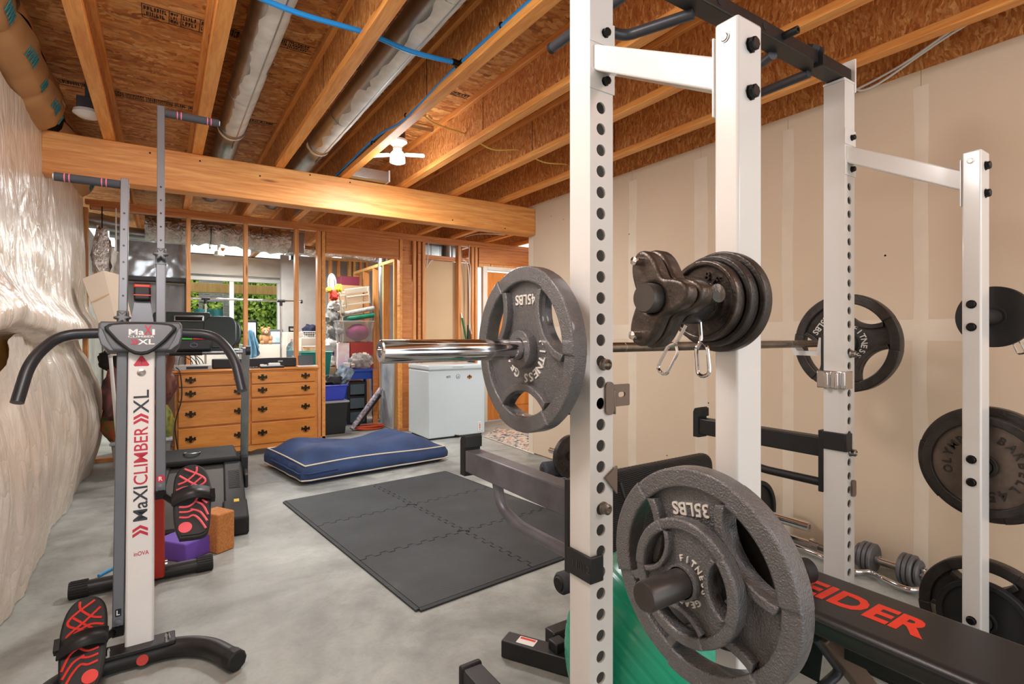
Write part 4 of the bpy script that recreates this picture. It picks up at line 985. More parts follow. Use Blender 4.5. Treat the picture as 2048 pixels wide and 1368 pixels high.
TM('hand_bar_grip', rod((-WD+.14, yc-.05, 1.07), (-.26, yc-.05, 1.07), .021, 14), m_black)
def pan(x0, x1, y, z0, z1, d, lean, r=.03):
    return xf(shape([rrect(x0, x1, 0, z1-z0, r)], d, .012, 3), frame((0, y, z0), (1, 0, 0), (0, lean, 1)))
cs = TM('console', pan(-WD+.03, -.20, yc+.04, 1.09, 1.36, .07, .35), tm_g)
TM('console_wing', pan(-.26, -.035, yc+.05, 1.07, 1.325, .09, .35, .07), tm_g); TM('console_wing', pan(-.20, -.005, yc+.08, 1.09, 1.31, .07, .35, .08), tm_g)
TM('display_bezel', pan(-.44, -.25, yc+.048, 1.285, 1.335, .03, .35, .006), m_zinc); TM('display', pan(-.43, -.26, yc+.042, 1.295, 1.325, .03, .35, .004), m_bolt)
TM('console_ledge', box(-WD+.1, -.1, yc-.06, yc+.07, 1.085, 1.10), tm_g, bevel=.006)
cp = TM('key_pad', box(-.42, -.20, yc-.12, yc-.01, 1.085, 1.17), m_black, bevel=.014)
m_grn = mat('green_key', (60, 200, 60), .4, var=0); m_rkey = mat('red_key', (224, 62, 50), .4, var=0)
TM('start_key', box(-.40, -.32, yc-.122, yc-.06, 1.164, 1.185), m_grn, bevel=.003); TM('stop_key', box(-.318, -.22, yc-.122, yc-.06, 1.164, 1.185), m_rkey, bevel=.003)
TM('key_ring', tube([(-.31+.022*cos(q), yc-.1215, 1.125+.014*sin(q)) for q in [2*pi*k/20 for k in range(20)]], .003, 6, closed=True), m_cgrey)
m_yel = mat('yellow_label', (226, 196, 60), .6, var=0)
TM('safety_label', slab(-.07, -.04, .25, .30, .1123, .1128), m_yel)

# ================================================================== DRESSER and what stands on it
m_dr = wood('maple_stain', (226, 150, 74), (204, 124, 50), (1.2, 6, 7), .32, knots=False)
m_brass = mat('dark_brass', (66, 54, 36), .35, metal=.8, var=.15, vs=60)
YD = 5.79; dx0, dx1 = P(346, 800, Y=YD).x, P(637, 800, Y=YD).x
dr = thing('dresser', 'orange maple dresser of eight drawers with dark bail pulls', 'dresser', ((dx0+dx1)/2, YD+.2, 0))
ZT_ = .862
obj('carcass', box(dx0+.012, dx1-.012, YD+.012, YD+.44, .10, ZT_-.032), m_dr, dr, bevel=.003)
obj('top', box(dx0-.008, dx1+.008, YD-.014, YD+.445, ZT_-.022, ZT_), m_dr, dr, bevel=.006)
obj('moulding', box(dx0+.002, dx1-.002, YD-.004, YD+.44, ZT_-.04, ZT_-.0225), m_dr, dr, bevel=.006)
wD = dx1-dx0
ap = [(0, 0), (.13, 0), (.15, .035), (.19, .05), (.24, .045), (.30, .06), (wD/2-.06, .062), (wD/2, .045), (wD/2+.06, .062), (wD-.30, .06), (wD-.24, .045), (wD-.19, .05), (wD-.15, .035), (wD-.13, 0), (wD, 0), (wD, .105), (0, .105)]
obj('apron', xf(shape([ap], .022, .003), frame((dx0, YD+.018, 0), (1, 0, 0), (0, 0, 1))), m_dr, dr)
for x in (dx0, dx1-.022): obj('side_foot', box(x, x+.022, YD+.02, YD+.44, 0, .10), m_dr, dr)
bat = [(0, .030), (.006, .036), (.012, .028), (.010, .018), (.022, .012), (.030, .022), (.044, .018), (.040, .004), (.046, -.006), (.034, -.012), (.026, -.004), (.014, -.010), (.008, -.026), (0, -.032)]
bat = bat+[(-x, y) for x, y in bat[::-1][1:-1]]
me_pull = mesh('pull_plate', xf(shape([bat], .004, .001), frame((0, 0, 0), (1, 0, 0), (0, 0, 1))))
me_bail = mesh('bail', tube([(.026*cos(q), -.012, -.006+.020*sin(q)) for q in [pi+pi*k/12 for k in range(13)]], .0028, 8))
rows = [(.822, .711), (.701, .578), (.560, .338), (.320, .110)]
xmid = P(501, 800, Y=YD).x
for c0, c1 in ((dx0+.04, xmid-.008), (xmid+.008, dx1-.035)):
    for za, zb_ in rows:
        dw = obj('drawer', box(c0, c1, YD-.008, YD+.011, zb_, za), m_dr, dr, bevel=.005, bseg=3)
        for f_ in (.165, .84):
            xh = c0+(c1-c0)*f_; zh_ = (za+zb_)/2+.004
            for me_, nm in ((me_pull, 'pull_plate'), (me_bail, 'bail')):
                o = obj(nm, me_, m_brass, dw, local=True); o.location = (xh, YD-.0085, zh_)
m_dark = mat('dark_plastic', (36, 38, 40), .4, var=.05)
m_silver = mat('silver_plastic', (176, 174, 170), .4, metal=.3, var=.03)
zt = ZT_+.0005
a, b_ = P(424, 725, Y=YD+.2).x, P(592, 722, Y=YD+.2).x
sb = thing('soundbar', 'long black soundbar lying on the dresser', 'soundbar', ((a+b_)/2, YD+.2, zt))
obj('body', box(a, b_, YD+.17, YD+.26, zt, zt+.095), m_dark, sb, bevel=.012); obj('grille', box(a+.01, b_-.01, YD+.166, YD+.1695, zt+.008, zt+.086), m_rubber, sb)
obj('emblem', xf(text('ono', None, .014, .001), frame((a+.62, YD+.1655, zt+.06), (1, 0, 0), (0, 0, 1))), m_wht, sb)
a, b_ = P(347, 730, Y=YD+.12).x, P(422, 728, Y=YD+.12).x
cbx = thing('cable_box', 'grey set top box at the left end of the dresser', 'set top box', (a, YD+.12, zt))
obj('case', box(a, b_, YD+.05, YD+.28, zt, zt+.045), m_silver, cbx, bevel=.004); obj('front_panel', box(a+.1, b_-.03, YD+.0485, YD+.0498, zt+.01, zt+.034), m_dark, cbx)
tag(obj('wire_tangle', join(*[tube(spline([(a+.04+.05*i, YD+.1, zt+.05), (a+.06+.04*i, YD+.16, zt+.13+.02*(i % 3)), (a+.14+.03*i, YD+.2, zt+.09), (a+.16+.03*i, YD+.24, zt+.05)], 5), .004, 6) for i in range(4)]), m_black), 'tangle of black wires on the grey set top box', 'wires')
obj('power_cord', tube(spline([(a+.02, YD+.02, zt+.03), (a+.05, YD-.04, zt-.02), (a+.06, YD-.05, zt-.25), (a+.01, YD-.05, zt-.5), (a+.05, YD-.05, .05), (a+.1, YD-.06, .006)], 8), .0055, 8), m_black, cbx)
def onTop(px, py, dy): q = P(px, py, Y=YD+dy); return Vector((q.x, YD+dy, zt))
q = onTop(612, 725, .06)
tb = thing('tablet_stand', 'small tablet tilted on its white keyboard on the dresser', 'tablet', q)
obj('keyboard', box(q.x-.09, q.x+.11, q.y-.05, q.y+.06, zt, zt+.012), m_porc, tb, bevel=.003)
obj('tablet', xf(shape([rrect(-.075, .075, 0, .105, .008)], .01, .002), frame((q.x+.01, q.y+.05, zt+.013), (1, 0, 0), (0, .35, 1))), m_dark, tb)
m_scr = mat('tablet_screen', (70, 84, 96), .15, col2=(170, 180, 186), vs=40)
obj('screen', xf(shape([rrect(-.066, .066, .008, .097, .003)], .001), frame((q.x+.01, q.y+.0465, zt+.0165), (1, 0, 0), (0, .35, 1))), m_scr, tb)
for i, (px, L_, wd, hh, mm, lab, nm, ct) in enumerate(((544, .22, .07, .02, m_dark, 'flat black remote on the dresser below the soundbar', 'remote_control', 'remote'), (548, .11, .06, .045, m_porc, 'white charger block standing behind the black remote', 'charger', 'charger'), (524, .04, .03, .035, m_porc, 'small white adapter left of the charger block', 'adapter', 'adapter'), (531, .03, .03, .03, m_porc, 'tiny white adapter touching the charger block', 'adapter', 'adapter'), (500, .16, .035, .012, m_dark, 'thin black remote by the treadmill pole', 'remote_control', 'remote'))):
    q = onTop(px, 729, (.02, .10, .08, .10, .03)[i])
    t = thing(nm, lab, ct, q)
    obj('case', box(q.x-L_/2, q.x+L_/2, q.y-wd/2, q.y+wd/2, zt, zt+hh), mm, t, bevel=.006)
    obj('buttons' if i in (0, 4) else 'plug', join(*[box(q.x-L_*.35+k*L_*.17, q.x-L_*.28+k*L_*.17, q.y-wd*.25, q.y+wd*.25, zt+hh, zt+hh+.003) for k in range(5)]), m_silver if i in (0, 4) else mm, t)

# ================================================================== DOG BED, MAT, BLOCKS
m_den = mat('navy_canvas', (52, 76, 122), .8, var=.2, vs=4, bump=.3, bs=12)
m_pip = mat('cream_piping', (224, 212, 190), .7, var=0)
c00, c10, c01 = Vector((.945, 4.42)), Vector((2.24, 4.56)), Vector((.80, 5.26))
def bedp(u, v): return c00+(c10-c00)*u+(c01-c00)*v
db = thing('dog_bed', 'navy canvas dog bed with cream piping on the concrete', 'dog bed', (1.5, 4.9, 0))
def topz(u, v):
    e = min(1, 7*min(u, 1-u))*min(1, 5*min(v, 1-v)); e = e*(2-e)
    return .150+.012*sin(u*5+v*2)+e*(.085+.05*noise.noise((u*3, v*2.2, 3))-.03*math.exp(-((u-.62)/.12)**2))+.006*noise.noise((u*14, v*9, 0))*e
def bed_top(u, v): q = bedp(u, v); return (q.x, q.y, topz(u, v))
obj('cover', grid(44, 30, bed_top), m_den, db, smooth=70)
def lo(u, v): q = bedp(.03+.94*u, .04+.92*v); return (q.x, q.y, .002)
obj('underside', grid(2, 2, lo), m_den, db)
def per(t):
    t = (t % 1)*4; k = int(t); f_ = t-k
    return ((f_, 0), (1, f_), (1-f_, 1), (0, 1-f_))[k]
def side(u, v):
    a, b_ = per(u); cx, cy = a-.5, b_-.5; k = .035*(1-(2*v-1)**2)+.008*noise.noise((u*34, v*3, 1)); q = bedp(a, b_)
    low = bedp(.03+.94*a, .04+.92*b_); 
    if v < .25: w_ = v/.25; q = low+(q-low)*w_
    z = .002+(topz(a, b_)-.002)*(v if v > .25 else v)
    nx = (a-.5 if abs(cx) >= abs(cy) else 0); ny = (b_-.5 if abs(cy) > abs(cx) else 0); d_ = (bedp(.5+nx, .5+ny)-bedp(.5, .5))
    d_ = d_.normalized() if d_.length else d_
    q = q+d_*k*(1 if v > .1 else v*10); return (q.x, q.y, z)
obj('side_panel', grid(160, 10, side), m_den, db, smooth=70)
obj('piping', tube([(bedp(*per(k/120)).x, bedp(*per(k/120)).y, topz(*per(k/120))+.002) for k in range(120)], .0062, 8, closed=True), m_pip, db)
def lowp(t):
    p_ = side(t, .25); return p_
obj('piping', tube([lowp(k/160) for k in range(160)], .0062, 8, closed=True), m_pip, db)
obj('zip_flap', tube([(side(k/160, .62)[0]-.008, side(k/160, .62)[1]-.004, side(k/160, .62)[2]) for k in list(range(130, 160))+list(range(1, 9))], .006, 8), m_den, db)

gm = thing('gym_mat', 'black interlocking foam mat of textured tiles on the floor', 'mat', (1.5, 3.1, 0))
m00, mx, my = Vector((.929, 2.142)), Vector((1.32, .118))/2, Vector((-.198, 1.908))/3
def tile(i, j):
    T = 8
    def edge(n, kind, sgn):
        out = []
        for k in range(n*2):
            a_, b2 = k/(n*2), (k+1)/(n*2); off = (.022 if k % 2 else -.022)*sgn if kind else 0
            out += [(a_+.006, off), (b2-.006, off)]
        return out
    loop = []
    e0 = edge(T, j > 0, 1); e1 = edge(T, i < 1, 1); e2 = edge(T, j < 2, 1); e3 = edge(T, i > 0, 1)
    loop += [(a_, o_+.004) for a_, o_ in e0]; loop += [(1+o_-.004, a_) for a_, o_ in e1]
    loop += [(a_, 1+o_-.004) for a_, o_ in e2[::-1]]; loop += [(o_+.004, a_) for a_, o_ in e3[::-1]]
    pts = []
    for u, v in loop:
        q = m00+mx*(i+u)+my*(j+v); pts.append((q.x, q.y))
    return tr(shape([pts], .013, .0018, 1), 0, 0, .0005)
for i in range(2):
    for j in range(3): obj('foam_tile', tile(i, j), m_mat, gm)
bd_ = []
for a_, b2 in (((0, 0), (2, 0)), ((2, 0), (2, 3)), ((2, 3), (0, 3)), ((0, 3), (0, 0))):
    q0, q1 = m00+mx*a_[0]+my*a_[1], m00+mx*b2[0]+my*b2[1]; n_ = Vector(((q1-q0).y, -(q1-q0).x)).normalized()
    s0 = q0+n_*.016; s1 = q1+n_*.016
    v = [(q0.x, q0.y, .0005), (q1.x, q1.y, .0005), (s1.x, s1.y, .0005), (s0.x, s0.y, .0005), (q0.x, q0.y, .013), (q1.x, q1.y, .013), (s1.x, s1.y, .009), (s0.x, s0.y, .009)]
    obj('border_strip', (v, [(0, 1, 2, 3), (4, 5, 6, 7), (0, 1, 5, 4), (1, 2, 6, 5), (2, 3, 7, 6), (3, 0, 4, 7)]), m_mat, gm)

m_cork = mat('cork', (204, 136, 76), .85, col2=(176, 110, 56), vs=90, bump=.2, bs=200)
m_purp = mat('purple_foam', (118, 82, 190), .7, var=.06)
def yblock(c, ang, s, m, label, holes=False):
    t = thing('yoga_block', label, 'yoga block', (c[0], c[1], 0), rz=ang)
    obj('block', box(-s[0]/2, s[0]/2, -s[1]/2, s[1]/2, .0005, s[2]), m, t, bevel=.009, bseg=3, local=True)
    return t
q = P(437, 1108, z=0)
yblock((q.x+.0, q.y+.08), radians(31), (.105, .15, .215), m_cork, 'brown cork yoga block standing upright by the treadmill')
q = P(366, 1118, z=0)
yblock((q.x, q.y+.06), radians(38), (.16, .225, .10), m_purp, 'purple foam yoga block behind the rear foot of the stepper')
m_cyan = mat('cyan_band', (44, 140, 196), .5, var=0)
q = P(228, 1146, z=0)
tag(obj('resistance_band', tube(spline([(q.x-.06, q.y-.02, .008), (q.x, q.y+.05, .008), (q.x+.10, q.y+.10, .008), (q.x+.22, q.y+.10, .008), (q.x+.3, q.y+.04, .008)], 8), .008, 8), m_cyan), 'cyan exercise band lying behind the stepper', 'band')

# ================================================================== BENCH, BALL, FLOOR BARBELLS
bn = thing('weight_bench', 'black padded weight bench with red lettering inside the rack', 'bench', (1.6, .5, 0))
bx0, bx1, zbn = 1.455, 1.74, .455
pad = obj('pad', xf(shape([rrect(bx0, bx1, -.35, .98, .09, 8)], .065, .022, 5), Matrix.Translation((0, 0, zbn-.065))), m_vinyl, bn)
yl = P(1872, 1258, z=zbn).y; yl0 = P(1600, 1160, z=zbn).y; WL = (yl0-yl)/.735
obj('lettering', xf(text('WEIDER', WL, .105, .0006, .035), frame((1.60, yl+WL/2, zbn+.0002), (0, -1, 0), (1, 0, 0))), m_red, pad, local=True)
obj('pad_piping', tube([(x, y, zbn-.018) for x, y in rrect(bx0-.001, bx1+.001, -.351, .981, .091, 8)], .004, 6, closed=True), m_rubber, pad, local=True)
obj('pad_board', box(bx0+.05, bx1-.03, -.3, .92, zbn-.08, zbn-.0655), m_rubber, bn)
obj('spine', sqtube((1.6, -.4, .335), (1.6, 1.55, .335), .05, .07), m_black, bn, bevel=.004)
for x in (1.545, 1.655): obj('seat_rail', sqtube((x, -.3, .375), (x, 1.06, .375), .02, .025), m_black, bn)
m_strut = mat('brown_lit_steel', (120, 98, 84), .4, metal=.3, var=.08)  # brown of the light reflected on the strut, put into its base colour
obj('strut', sqtube((1.535, .755, .37), (1.83, .675, .02), .05, .05), m_strut, bn, bevel=.004)
obj('strut_brace', tube(path([(1.515, .765, .36), P(1682, 1342, z=.23), P(1640, 1378, z=.2)], .03), .014, 12), m_dgrey, bn)
obj('front_leg', sqtube((1.6, 1.45, .31), (1.6, 1.62, .035), .05, .05), m_black, bn, bevel=.004)
obj('front_foot', sqtube((1.24, 1.62, .033), (1.96, 1.62, .033), .06, .06), m_black, bn, bevel=.006)
obj('gusset', xf(shape([[(-.14, 0), (-.015, 0), (-.03, -.13), (-.12, -.13)]], .008), frame((1.565, .75, .34), (0, -1, 0), (0, 0, 1))), m_black, bn)
obj('gusset_bolt', lathe([(0, 0), (.012, 0), (.009, .01), (0, .012)], 10, axisM((1.565, .82, .25), (-1, 0, 0))), m_bolt, bn)
obj('rear_foot', sqtube((1.3, .22, .033), (1.9, .22, .033), .06, .06), m_black, bn, bevel=.006)
obj('rear_leg', sqtube((1.6, .24, .06), (1.6, -.3, .32), .05, .05), m_black, bn, bevel=.004)
ra_ = P(1118, 1168, Y=1.60)
obj('roller_axle', rod((ra_.x+.02, 1.60, ra_.z), (1.95, 1.60, ra_.z), .011, 12), m_steel, bn)
for x0, x1 in ((ra_.x, 1.53), (1.66, 1.95)):
    rr_ = obj('foam_roller', lathe([(.0, 0), (.034, 0), (.042, .01), (.042, x1-x0-.01), (.034, x1-x0), (0, x1-x0)], 24, axisM((x0, 1.60, ra_.z), (1, 0, 0))), m_foam, bn)
    obj('roller_cap', lathe([(0, 0), (.028, 0), (.024, .006), (.01, .004), (0, .006)], 20, axisM((x0, 1.60, ra_.z), (-1, 0, 0))), m_rubber, rr_, local=True)
obj('leg_lever', sqtube((1.6, 1.5, .33), (1.6, 1.60, ra_.z-.03), .04, .04), m_black, bn, bevel=.004)
# the angled low foot with a label, near the ball
a_, b2 = P(1010, 1290, z=.03), P(1150, 1330, z=.03)
fb = thing('bench_foot', 'short black steel floor bar with a paper label beside the green ball', 'floor bar', (a_.x, a_.y, 0))
obj('bar', sqtube((a_.x, a_.y, .034), (b2.x, b2.y, .034), .07, .064), m_black, fb, bevel=.005)
d = (b2-a_).normalized(); o_ = a_+d*.09
obj('paper_label', xf(shape([rrect(-.035, .035, -.022, .022, .003)], .0006), frame((o_.x, o_.y, .0664), (d.x, d.y, 0), (-d.y, d.x, 0))), m_porc, fb)
obj('label_stripe', xf(shape([rrect(-.03, .03, .006, .018, .002)], .0004), frame((o_.x, o_.y, .0672), (d.x, d.y, 0), (-d.y, d.x, 0))), m_red, fb)
obj('bracket', cbox((b2.x-.03, b2.y+.06, .05), (.05, .05, .1)), m_black, fb, bevel=.004)
# ball
m_ball = mat('green_vinyl', (10, 150, 116), .3, var=.05, vs=3)
RB = .289; bc = P(1330, 1300, Y=1.034); bc = Vector((bc.x, bc.y, RB+.001))
axb = (Vector((CY, -SY, 0))*.68+Vector((0, 0, 1))*.62+Vector((SY, CY, 0))*.15)
prof = []
for k in range(0, 181):
    t = radians(k); r = RB-(.0022 if k % 7 == 0 and 20 < k < 160 else 0)
    prof.append((max(r*sin(t), 0.0), -r*cos(t)))
bl = thing('exercise_ball', 'big green ribbed exercise ball on the floor behind the left rack upright', 'exercise ball', (bc.x, bc.y, 0))
obj('ball_skin', lathe(prof, 72, axisM(bc, axb)), m_ball, bl, smooth=60)
obj('valve_plug', lathe([(0, 0), (.014, 0), (.012, .004), (0, .005)], 16, axisM(bc+axb.normalized()*(RB-.001), axb)), m_porc, bl)
# textured pad leaning behind the ball
def m_weave():
    N = NT('textured_vinyl'); v = N.coords((1, 1, 1), (.0, .6, .5)); N.b.inputs['Base Color'].default_value = lin((36, 38, 42)); N.b.inputs['Roughness'].default_value = .42
    wv = N.n('ShaderNodeTexWave', wave_type='BANDS', bands_direction='DIAGONAL'); N.l(v, wv.inputs['Vector']); wv.inputs['Scale'].default_value = 42
    N.bump(wv.outputs['Fac'], .8, .003); return N.m
m_wv = m_weave()
px0, px1 = 1.56, P(1432, 930, Y=1.82).x
lp = thing('exercise_pad', 'black textured pad with rounded corners standing on edge behind the green ball', 'pad', (2.0, 1.85, 0))
pd_ = obj('pad', xf(shape([rrect(0, px1-px0, .002, .545, .07)], .055, .018, 4), frame((px0, 1.875, 0), (1, 0, 0), (0, .03, 1))), m_wv, lp)
obj('edge_binding', tube([(px0+x, 1.845+z*.03, z) for x, z in rrect(.004, px1-px0-.004, .006, .541, .068)], .006, 6, closed=True), m_rubber, lp)
obj('carry_strap', tube(path([(px0+.25, 1.815, .50), (px0+.27, 1.795, .40), (px0+.45, 1.795, .40), (px0+.47, 1.815, .50)], .04), .009, 8), m_black, lp)
q = P(1093, 962, z=0)
fr_ = thing('foam_roller', 'short black foam roller on the floor left of the rack, by the floor barbell', 'foam roller', (q.x+.1, q.y+.07, 0))
obj('roller', lathe([(0, .0), (.055, 0), (.066, .012), (.066, .248), (.055, .26), (0, .26)], 24, axisM((q.x+.03, q.y+.09, .0665), (1, -.1, 0))), m_foam, fr_)
obj('end_disc', lathe([(0, 0), (.03, 0), (.026, .004), (0, .004)], 20, axisM((q.x+.03, q.y+.09, .0665), (-1, .1, 0))), m_rubber, fr_)

# barbell on the floor by the right wall
fbx, fbz = 2.86, .180
fbar = thing('barbell', 'chrome barbell lying on the floor along the right wall', 'barbell', (fbx, 2.6, 0))
obj('shaft', rod((fbx, 1.86, fbz), (fbx, 3.36, fbz), .014, 16), m_steel, fbar)
for s, y0, y1 in ((-1, 1.86, 1.475), (1, 3.36, 3.72)):
    obj('sleeve', lathe([(0, 0), (.025, 0), (.025, abs(y1-y0)), (.012, abs(y1-y0)), (.012, abs(y1-y0)-.01), (0, abs(y1-y0)-.01)], 28, axisM((fbx, y0, fbz), (0, s, 0))), m_chrome, fbar)
    obj('collar', rod((fbx, y0-.01*s, fbz), (fbx, y0+.012*s, fbz), .036, 24), m_chrome, fbar)
solidplate('dark plate on the near end of the floor barbell, behind the rear rack post', .178, .04, frame((fbx, 1.80, fbz), (1, 0, 0), (0, 0, 1)), 'plates on the floor barbell', m=m_rubber)
solidplate('dark plate with raised letters on the far end of the floor barbell', .178, .04, frame((fbx, 3.46, fbz), (1, 0, 0), (0, 0, 1)), 'plates on the floor barbell', m=m_iron2, words=[('BFCO', .66, .16, 250, 22)])
# dumbbell by the wall
q = P(1826, 1178, z=0); xd = 2.985
m_dbl = mat('grey_cast_plates', (112, 112, 114), .45, metal=.4, var=.06)
du = thing('dumbbell', 'adjustable dumbbell with grey plates against the foot of the right wall', 'dumbbell', (xd, q.y, 0))
zr = .074; y_n = P(1843, 1152, X=xd).y; th = .021
y_f = P(1752, 1124, X=xd).y+.084
obj('handle', rod((xd, y_n-.03, zr), (xd, y_f+.03, zr), .0135, 16), m_chrome, du)
for base, s in ((y_n, 1), (y_f, -1)):
    for k in range(4):
        rr_ = .073 if k else .058
        obj('disc', lathe([(0.0, 0), (rr_-.006, 0), (rr_, .005), (rr_, .015), (rr_-.006, .0195), (0, .0195)], 30, axisM((xd, base+s*th*k, zr), (0, s, 0))), m_dbl, du)
    st = [((.026+.006*cos(6*t))*cos(t), (.026+.006*cos(6*t))*sin(t)) for t in [2*pi*k/48 for k in range(48)]]
    obj('star_nut', xf(shape([st], .02, .004, 2), frame((xd, base-s*.001, zr), (1, 0, 0), (0, 0, 1)) if s > 0 else frame((xd, base+.001, zr), (-1, 0, 0), (0, 0, 1))), m_chrome, du)
    obj('inner_collar', rod((xd, base+s*.085, zr), (xd, base+s*.10, zr), .022, 14), m_chrome, du)
# curl bar in front of the dumbbell
tag(obj('curl_bar', tube(spline([P(1560, 1080, z=.03), P(1640, 1112, z=.03), P(1700, 1141, z=.03), P(1742, 1144, z=.03), P(1772, 1160, z=.03), P(1815, 1178, z=.03), P(1850, 1180, z=.03), P(1895, 1192, z=.03), P(1990, 1235, z=.03)], 8), .0135, 12), m_chrome), 'wavy chrome curl bar on the floor in front of the dumbbell', 'curl bar')
xq = 2.99
hb = thing('chrome_bar', 'bare chrome dumbbell handle with a collar by the wall, behind the large plate', 'dumbbell handle', (xq, 2.0, 0))
ya, yb_ = P(1576, 1090, X=xq).y, P(1690, 1130, X=xq).y
obj('bar', rod((xq, ya+.1, .04), (xq, yb_, .04), .013, 16), m_chrome, hb); obj('sleeve', rod((xq, ya+.1, .04), (xq, ya-.13, .04), .022, 20), m_chrome, hb); obj('collar', rod((xq, ya-.13, .04), (xq, ya-.15, .04), .038, 20), m_chrome, hb)
obj('grip', rod((xq, ya-.17, .04), (xq, ya-.36, .04), .0165, 16), m_steel, hb)
# small black dumbbell on the bench pad
pe = P(1618, 1150, Y=.84); rq = .036
bd2 = thing('dumbbell', 'small black dumbbell on the bench pad, mostly behind the large plate', 'dumbbell', (1.5, .84, zbn))
zq = zbn+rq+.001
p1 = Vector((pe.x, .84, zq)); p0 = p1+Vector((-.17, .03, 0)); d = (p1-p0).normalized()
obj('handle', rod(p0, p1, .013, 14), m_black, bd2)
for a_, s in ((p0, 1), (p1, -1)): obj('head', lathe([(0, 0), (rq-.006, 0), (rq, .006), (rq, .044), (rq-.006, .05), (0, .05)], 24, axisM(a_, d*s)), m_rubber, bd2)
# ================================================================== FREEZER AND PASSAGE
m_fz = mat('freezer_enamel', (206, 218, 222), .32, var=.02, vs=2, coat=.2)
fx0, fx1, fy0, fy1 = 2.50, 3.235, 5.50, 6.08
fz = thing('chest_freezer', 'white chest freezer with stickers against the stud wall', 'freezer', ((fx0+fx1)/2, (fy0+fy1)/2, 0))
obj('cabinet', box(fx0, fx1, fy0, fy1, .02, .785), m_fz, fz, bevel=.012, bseg=3)
obj('lid', box(fx0-.006, fx1+.006, fy0-.012, fy1, .793, .85), m_fz, fz, bevel=.016, bseg=3)
obj('gasket', box(fx0+.01, fx1-.01, fy0+.006, fy1-.01, .785, .793), m_silver, fz)
obj('plinth', box(fx0+.03, fx1-.03, fy0+.03, fy1-.03, 0, .02), m_rubber, fz)
q = P(916, 738, Y=fy0-.012); obj('lid_grip', box(q.x-.07, q.x+.07, fy0-.0135, fy0-.0115, .818, .826), m_silver, fz)
q = P(959, 852, Y=fy0); vp = obj('vent_plate', xf(shape([rrect(-.022, .022, -.055, .055, .01)], .004, .001), frame((q.x, fy0, q.z), (1, 0, 0), (0, 0, 1))), m_porc, fz)
for k in range(4): obj('control', lathe([(0, 0), (.008, 0), (.007, .006), (0, .006)], 12, axisM((q.x+.002, fy0-.004, q.z+.036-.024*k), (0, -1, 0))), (m_silver, m_crim, m_crim, m_silver)[k], vp, local=True)
q = P(914, 872, Y=fy0); obj('drain_plug', join(rod((q.x-.03, fy0-.004, q.z+.012), (q.x+.03, fy0-.012, q.z-.006), .009, 10), rod((q.x+.01, fy0, q.z), (q.x+.01, fy0-.014, q.z), .012, 10)), m_brass, fz)
q = P(897, 754, Y=fy0); obj('sticker', xf(text('PETS', .052, .024, .0006, .03), frame((q.x, fy0, q.z), (1, .0, 0), (0, 0, 1)) @ Matrix.Rotation(.12, 4, 'Z')), m_txt, fz)
q = P(916, 753, Y=fy0); st_ = obj('sticker', xf(shape([circle(.028, 24), circle(.024, 24)], .0006), frame((q.x, fy0, q.z), (1, 0, 0), (0, 0, 1))), m_cgrey, fz)
obj('sticker_mark', xf(join(text('LA', None, .022, .0006, .01), shape([[(-.018, -.018), (.018, -.016), (.016, -.012), (-.018, -.014)]], .0006)), frame((q.x, fy0, q.z), (1, 0, 0), (0, 0, 1))), m_cgrey, st_, local=True)
m_or = mat('orange_sticker', (226, 140, 44), .5, var=0)
q = P(939, 754, Y=fy0); st_ = obj('sticker', xf(shape([rrect(-.034, .034, -.02, .02, .018), ], .0006), frame((q.x, fy0, q.z), (1, 0, 0), (0, 0, 1))), m_or, fz)
obj('sticker_mark', xf(join(shape([rrect(-.03, .03, -.006, .008, .003)], .0006), shape([circle(.012, 16, (0, .016))], .0006), shape([circle(.008, 16, (0, -.018))], .0006)), frame((q.x, fy0-.0007, q.z), (1, 0, 0), (0, 0, 1))), m_txt, st_, local=True)

m_rug = NT('faded_rug'); v_ = m_rug.coords()
vo_ = m_rug.n('ShaderNodeTexVoronoi'); m_rug.l(v_, vo_.inputs['Vector']); vo_.inputs['Scale'].default_value = 9
m_rug.l(m_rug.mix(m_rug.ramp(m_rug.noise(v_, 24, 3, 1), [(.45, (0, 0, 0, 1)), (.55, (1, 1, 1, 1))]), m_rug.ramp(vo_.outputs['Distance'], [(.2, lin((176, 82, 62))), (.4, lin((214, 196, 176))), (.55, lin((92, 88, 96)))]), lin((206, 194, 180))), m_rug.b.inputs['Base Color']); m_rug.b.inputs['Roughness'].default_value = .95
c = [P(968, 874, z=0), P(1068, 909, z=0), P(1068, 868, z=0), P(992, 857, z=0)]
ru = thing('rug', 'faded red patterned rug in the passage beside the freezer', 'rug', (c[0].x, c[0].y, 0))
obj('pile', join(([(p.x, p.y, .001) for p in c]+[(p.x, p.y, .010) for p in c], [(0, 1, 2, 3), (4, 5, 6, 7), (0, 1, 5, 4), (1, 2, 6, 5), (2, 3, 7, 6), (3, 0, 4, 7)])), m_rug.m, ru)
obj('binding', tube([(p.x, p.y, .007) for p in (c[0], c[1])], .007, 6), m_pip, ru)
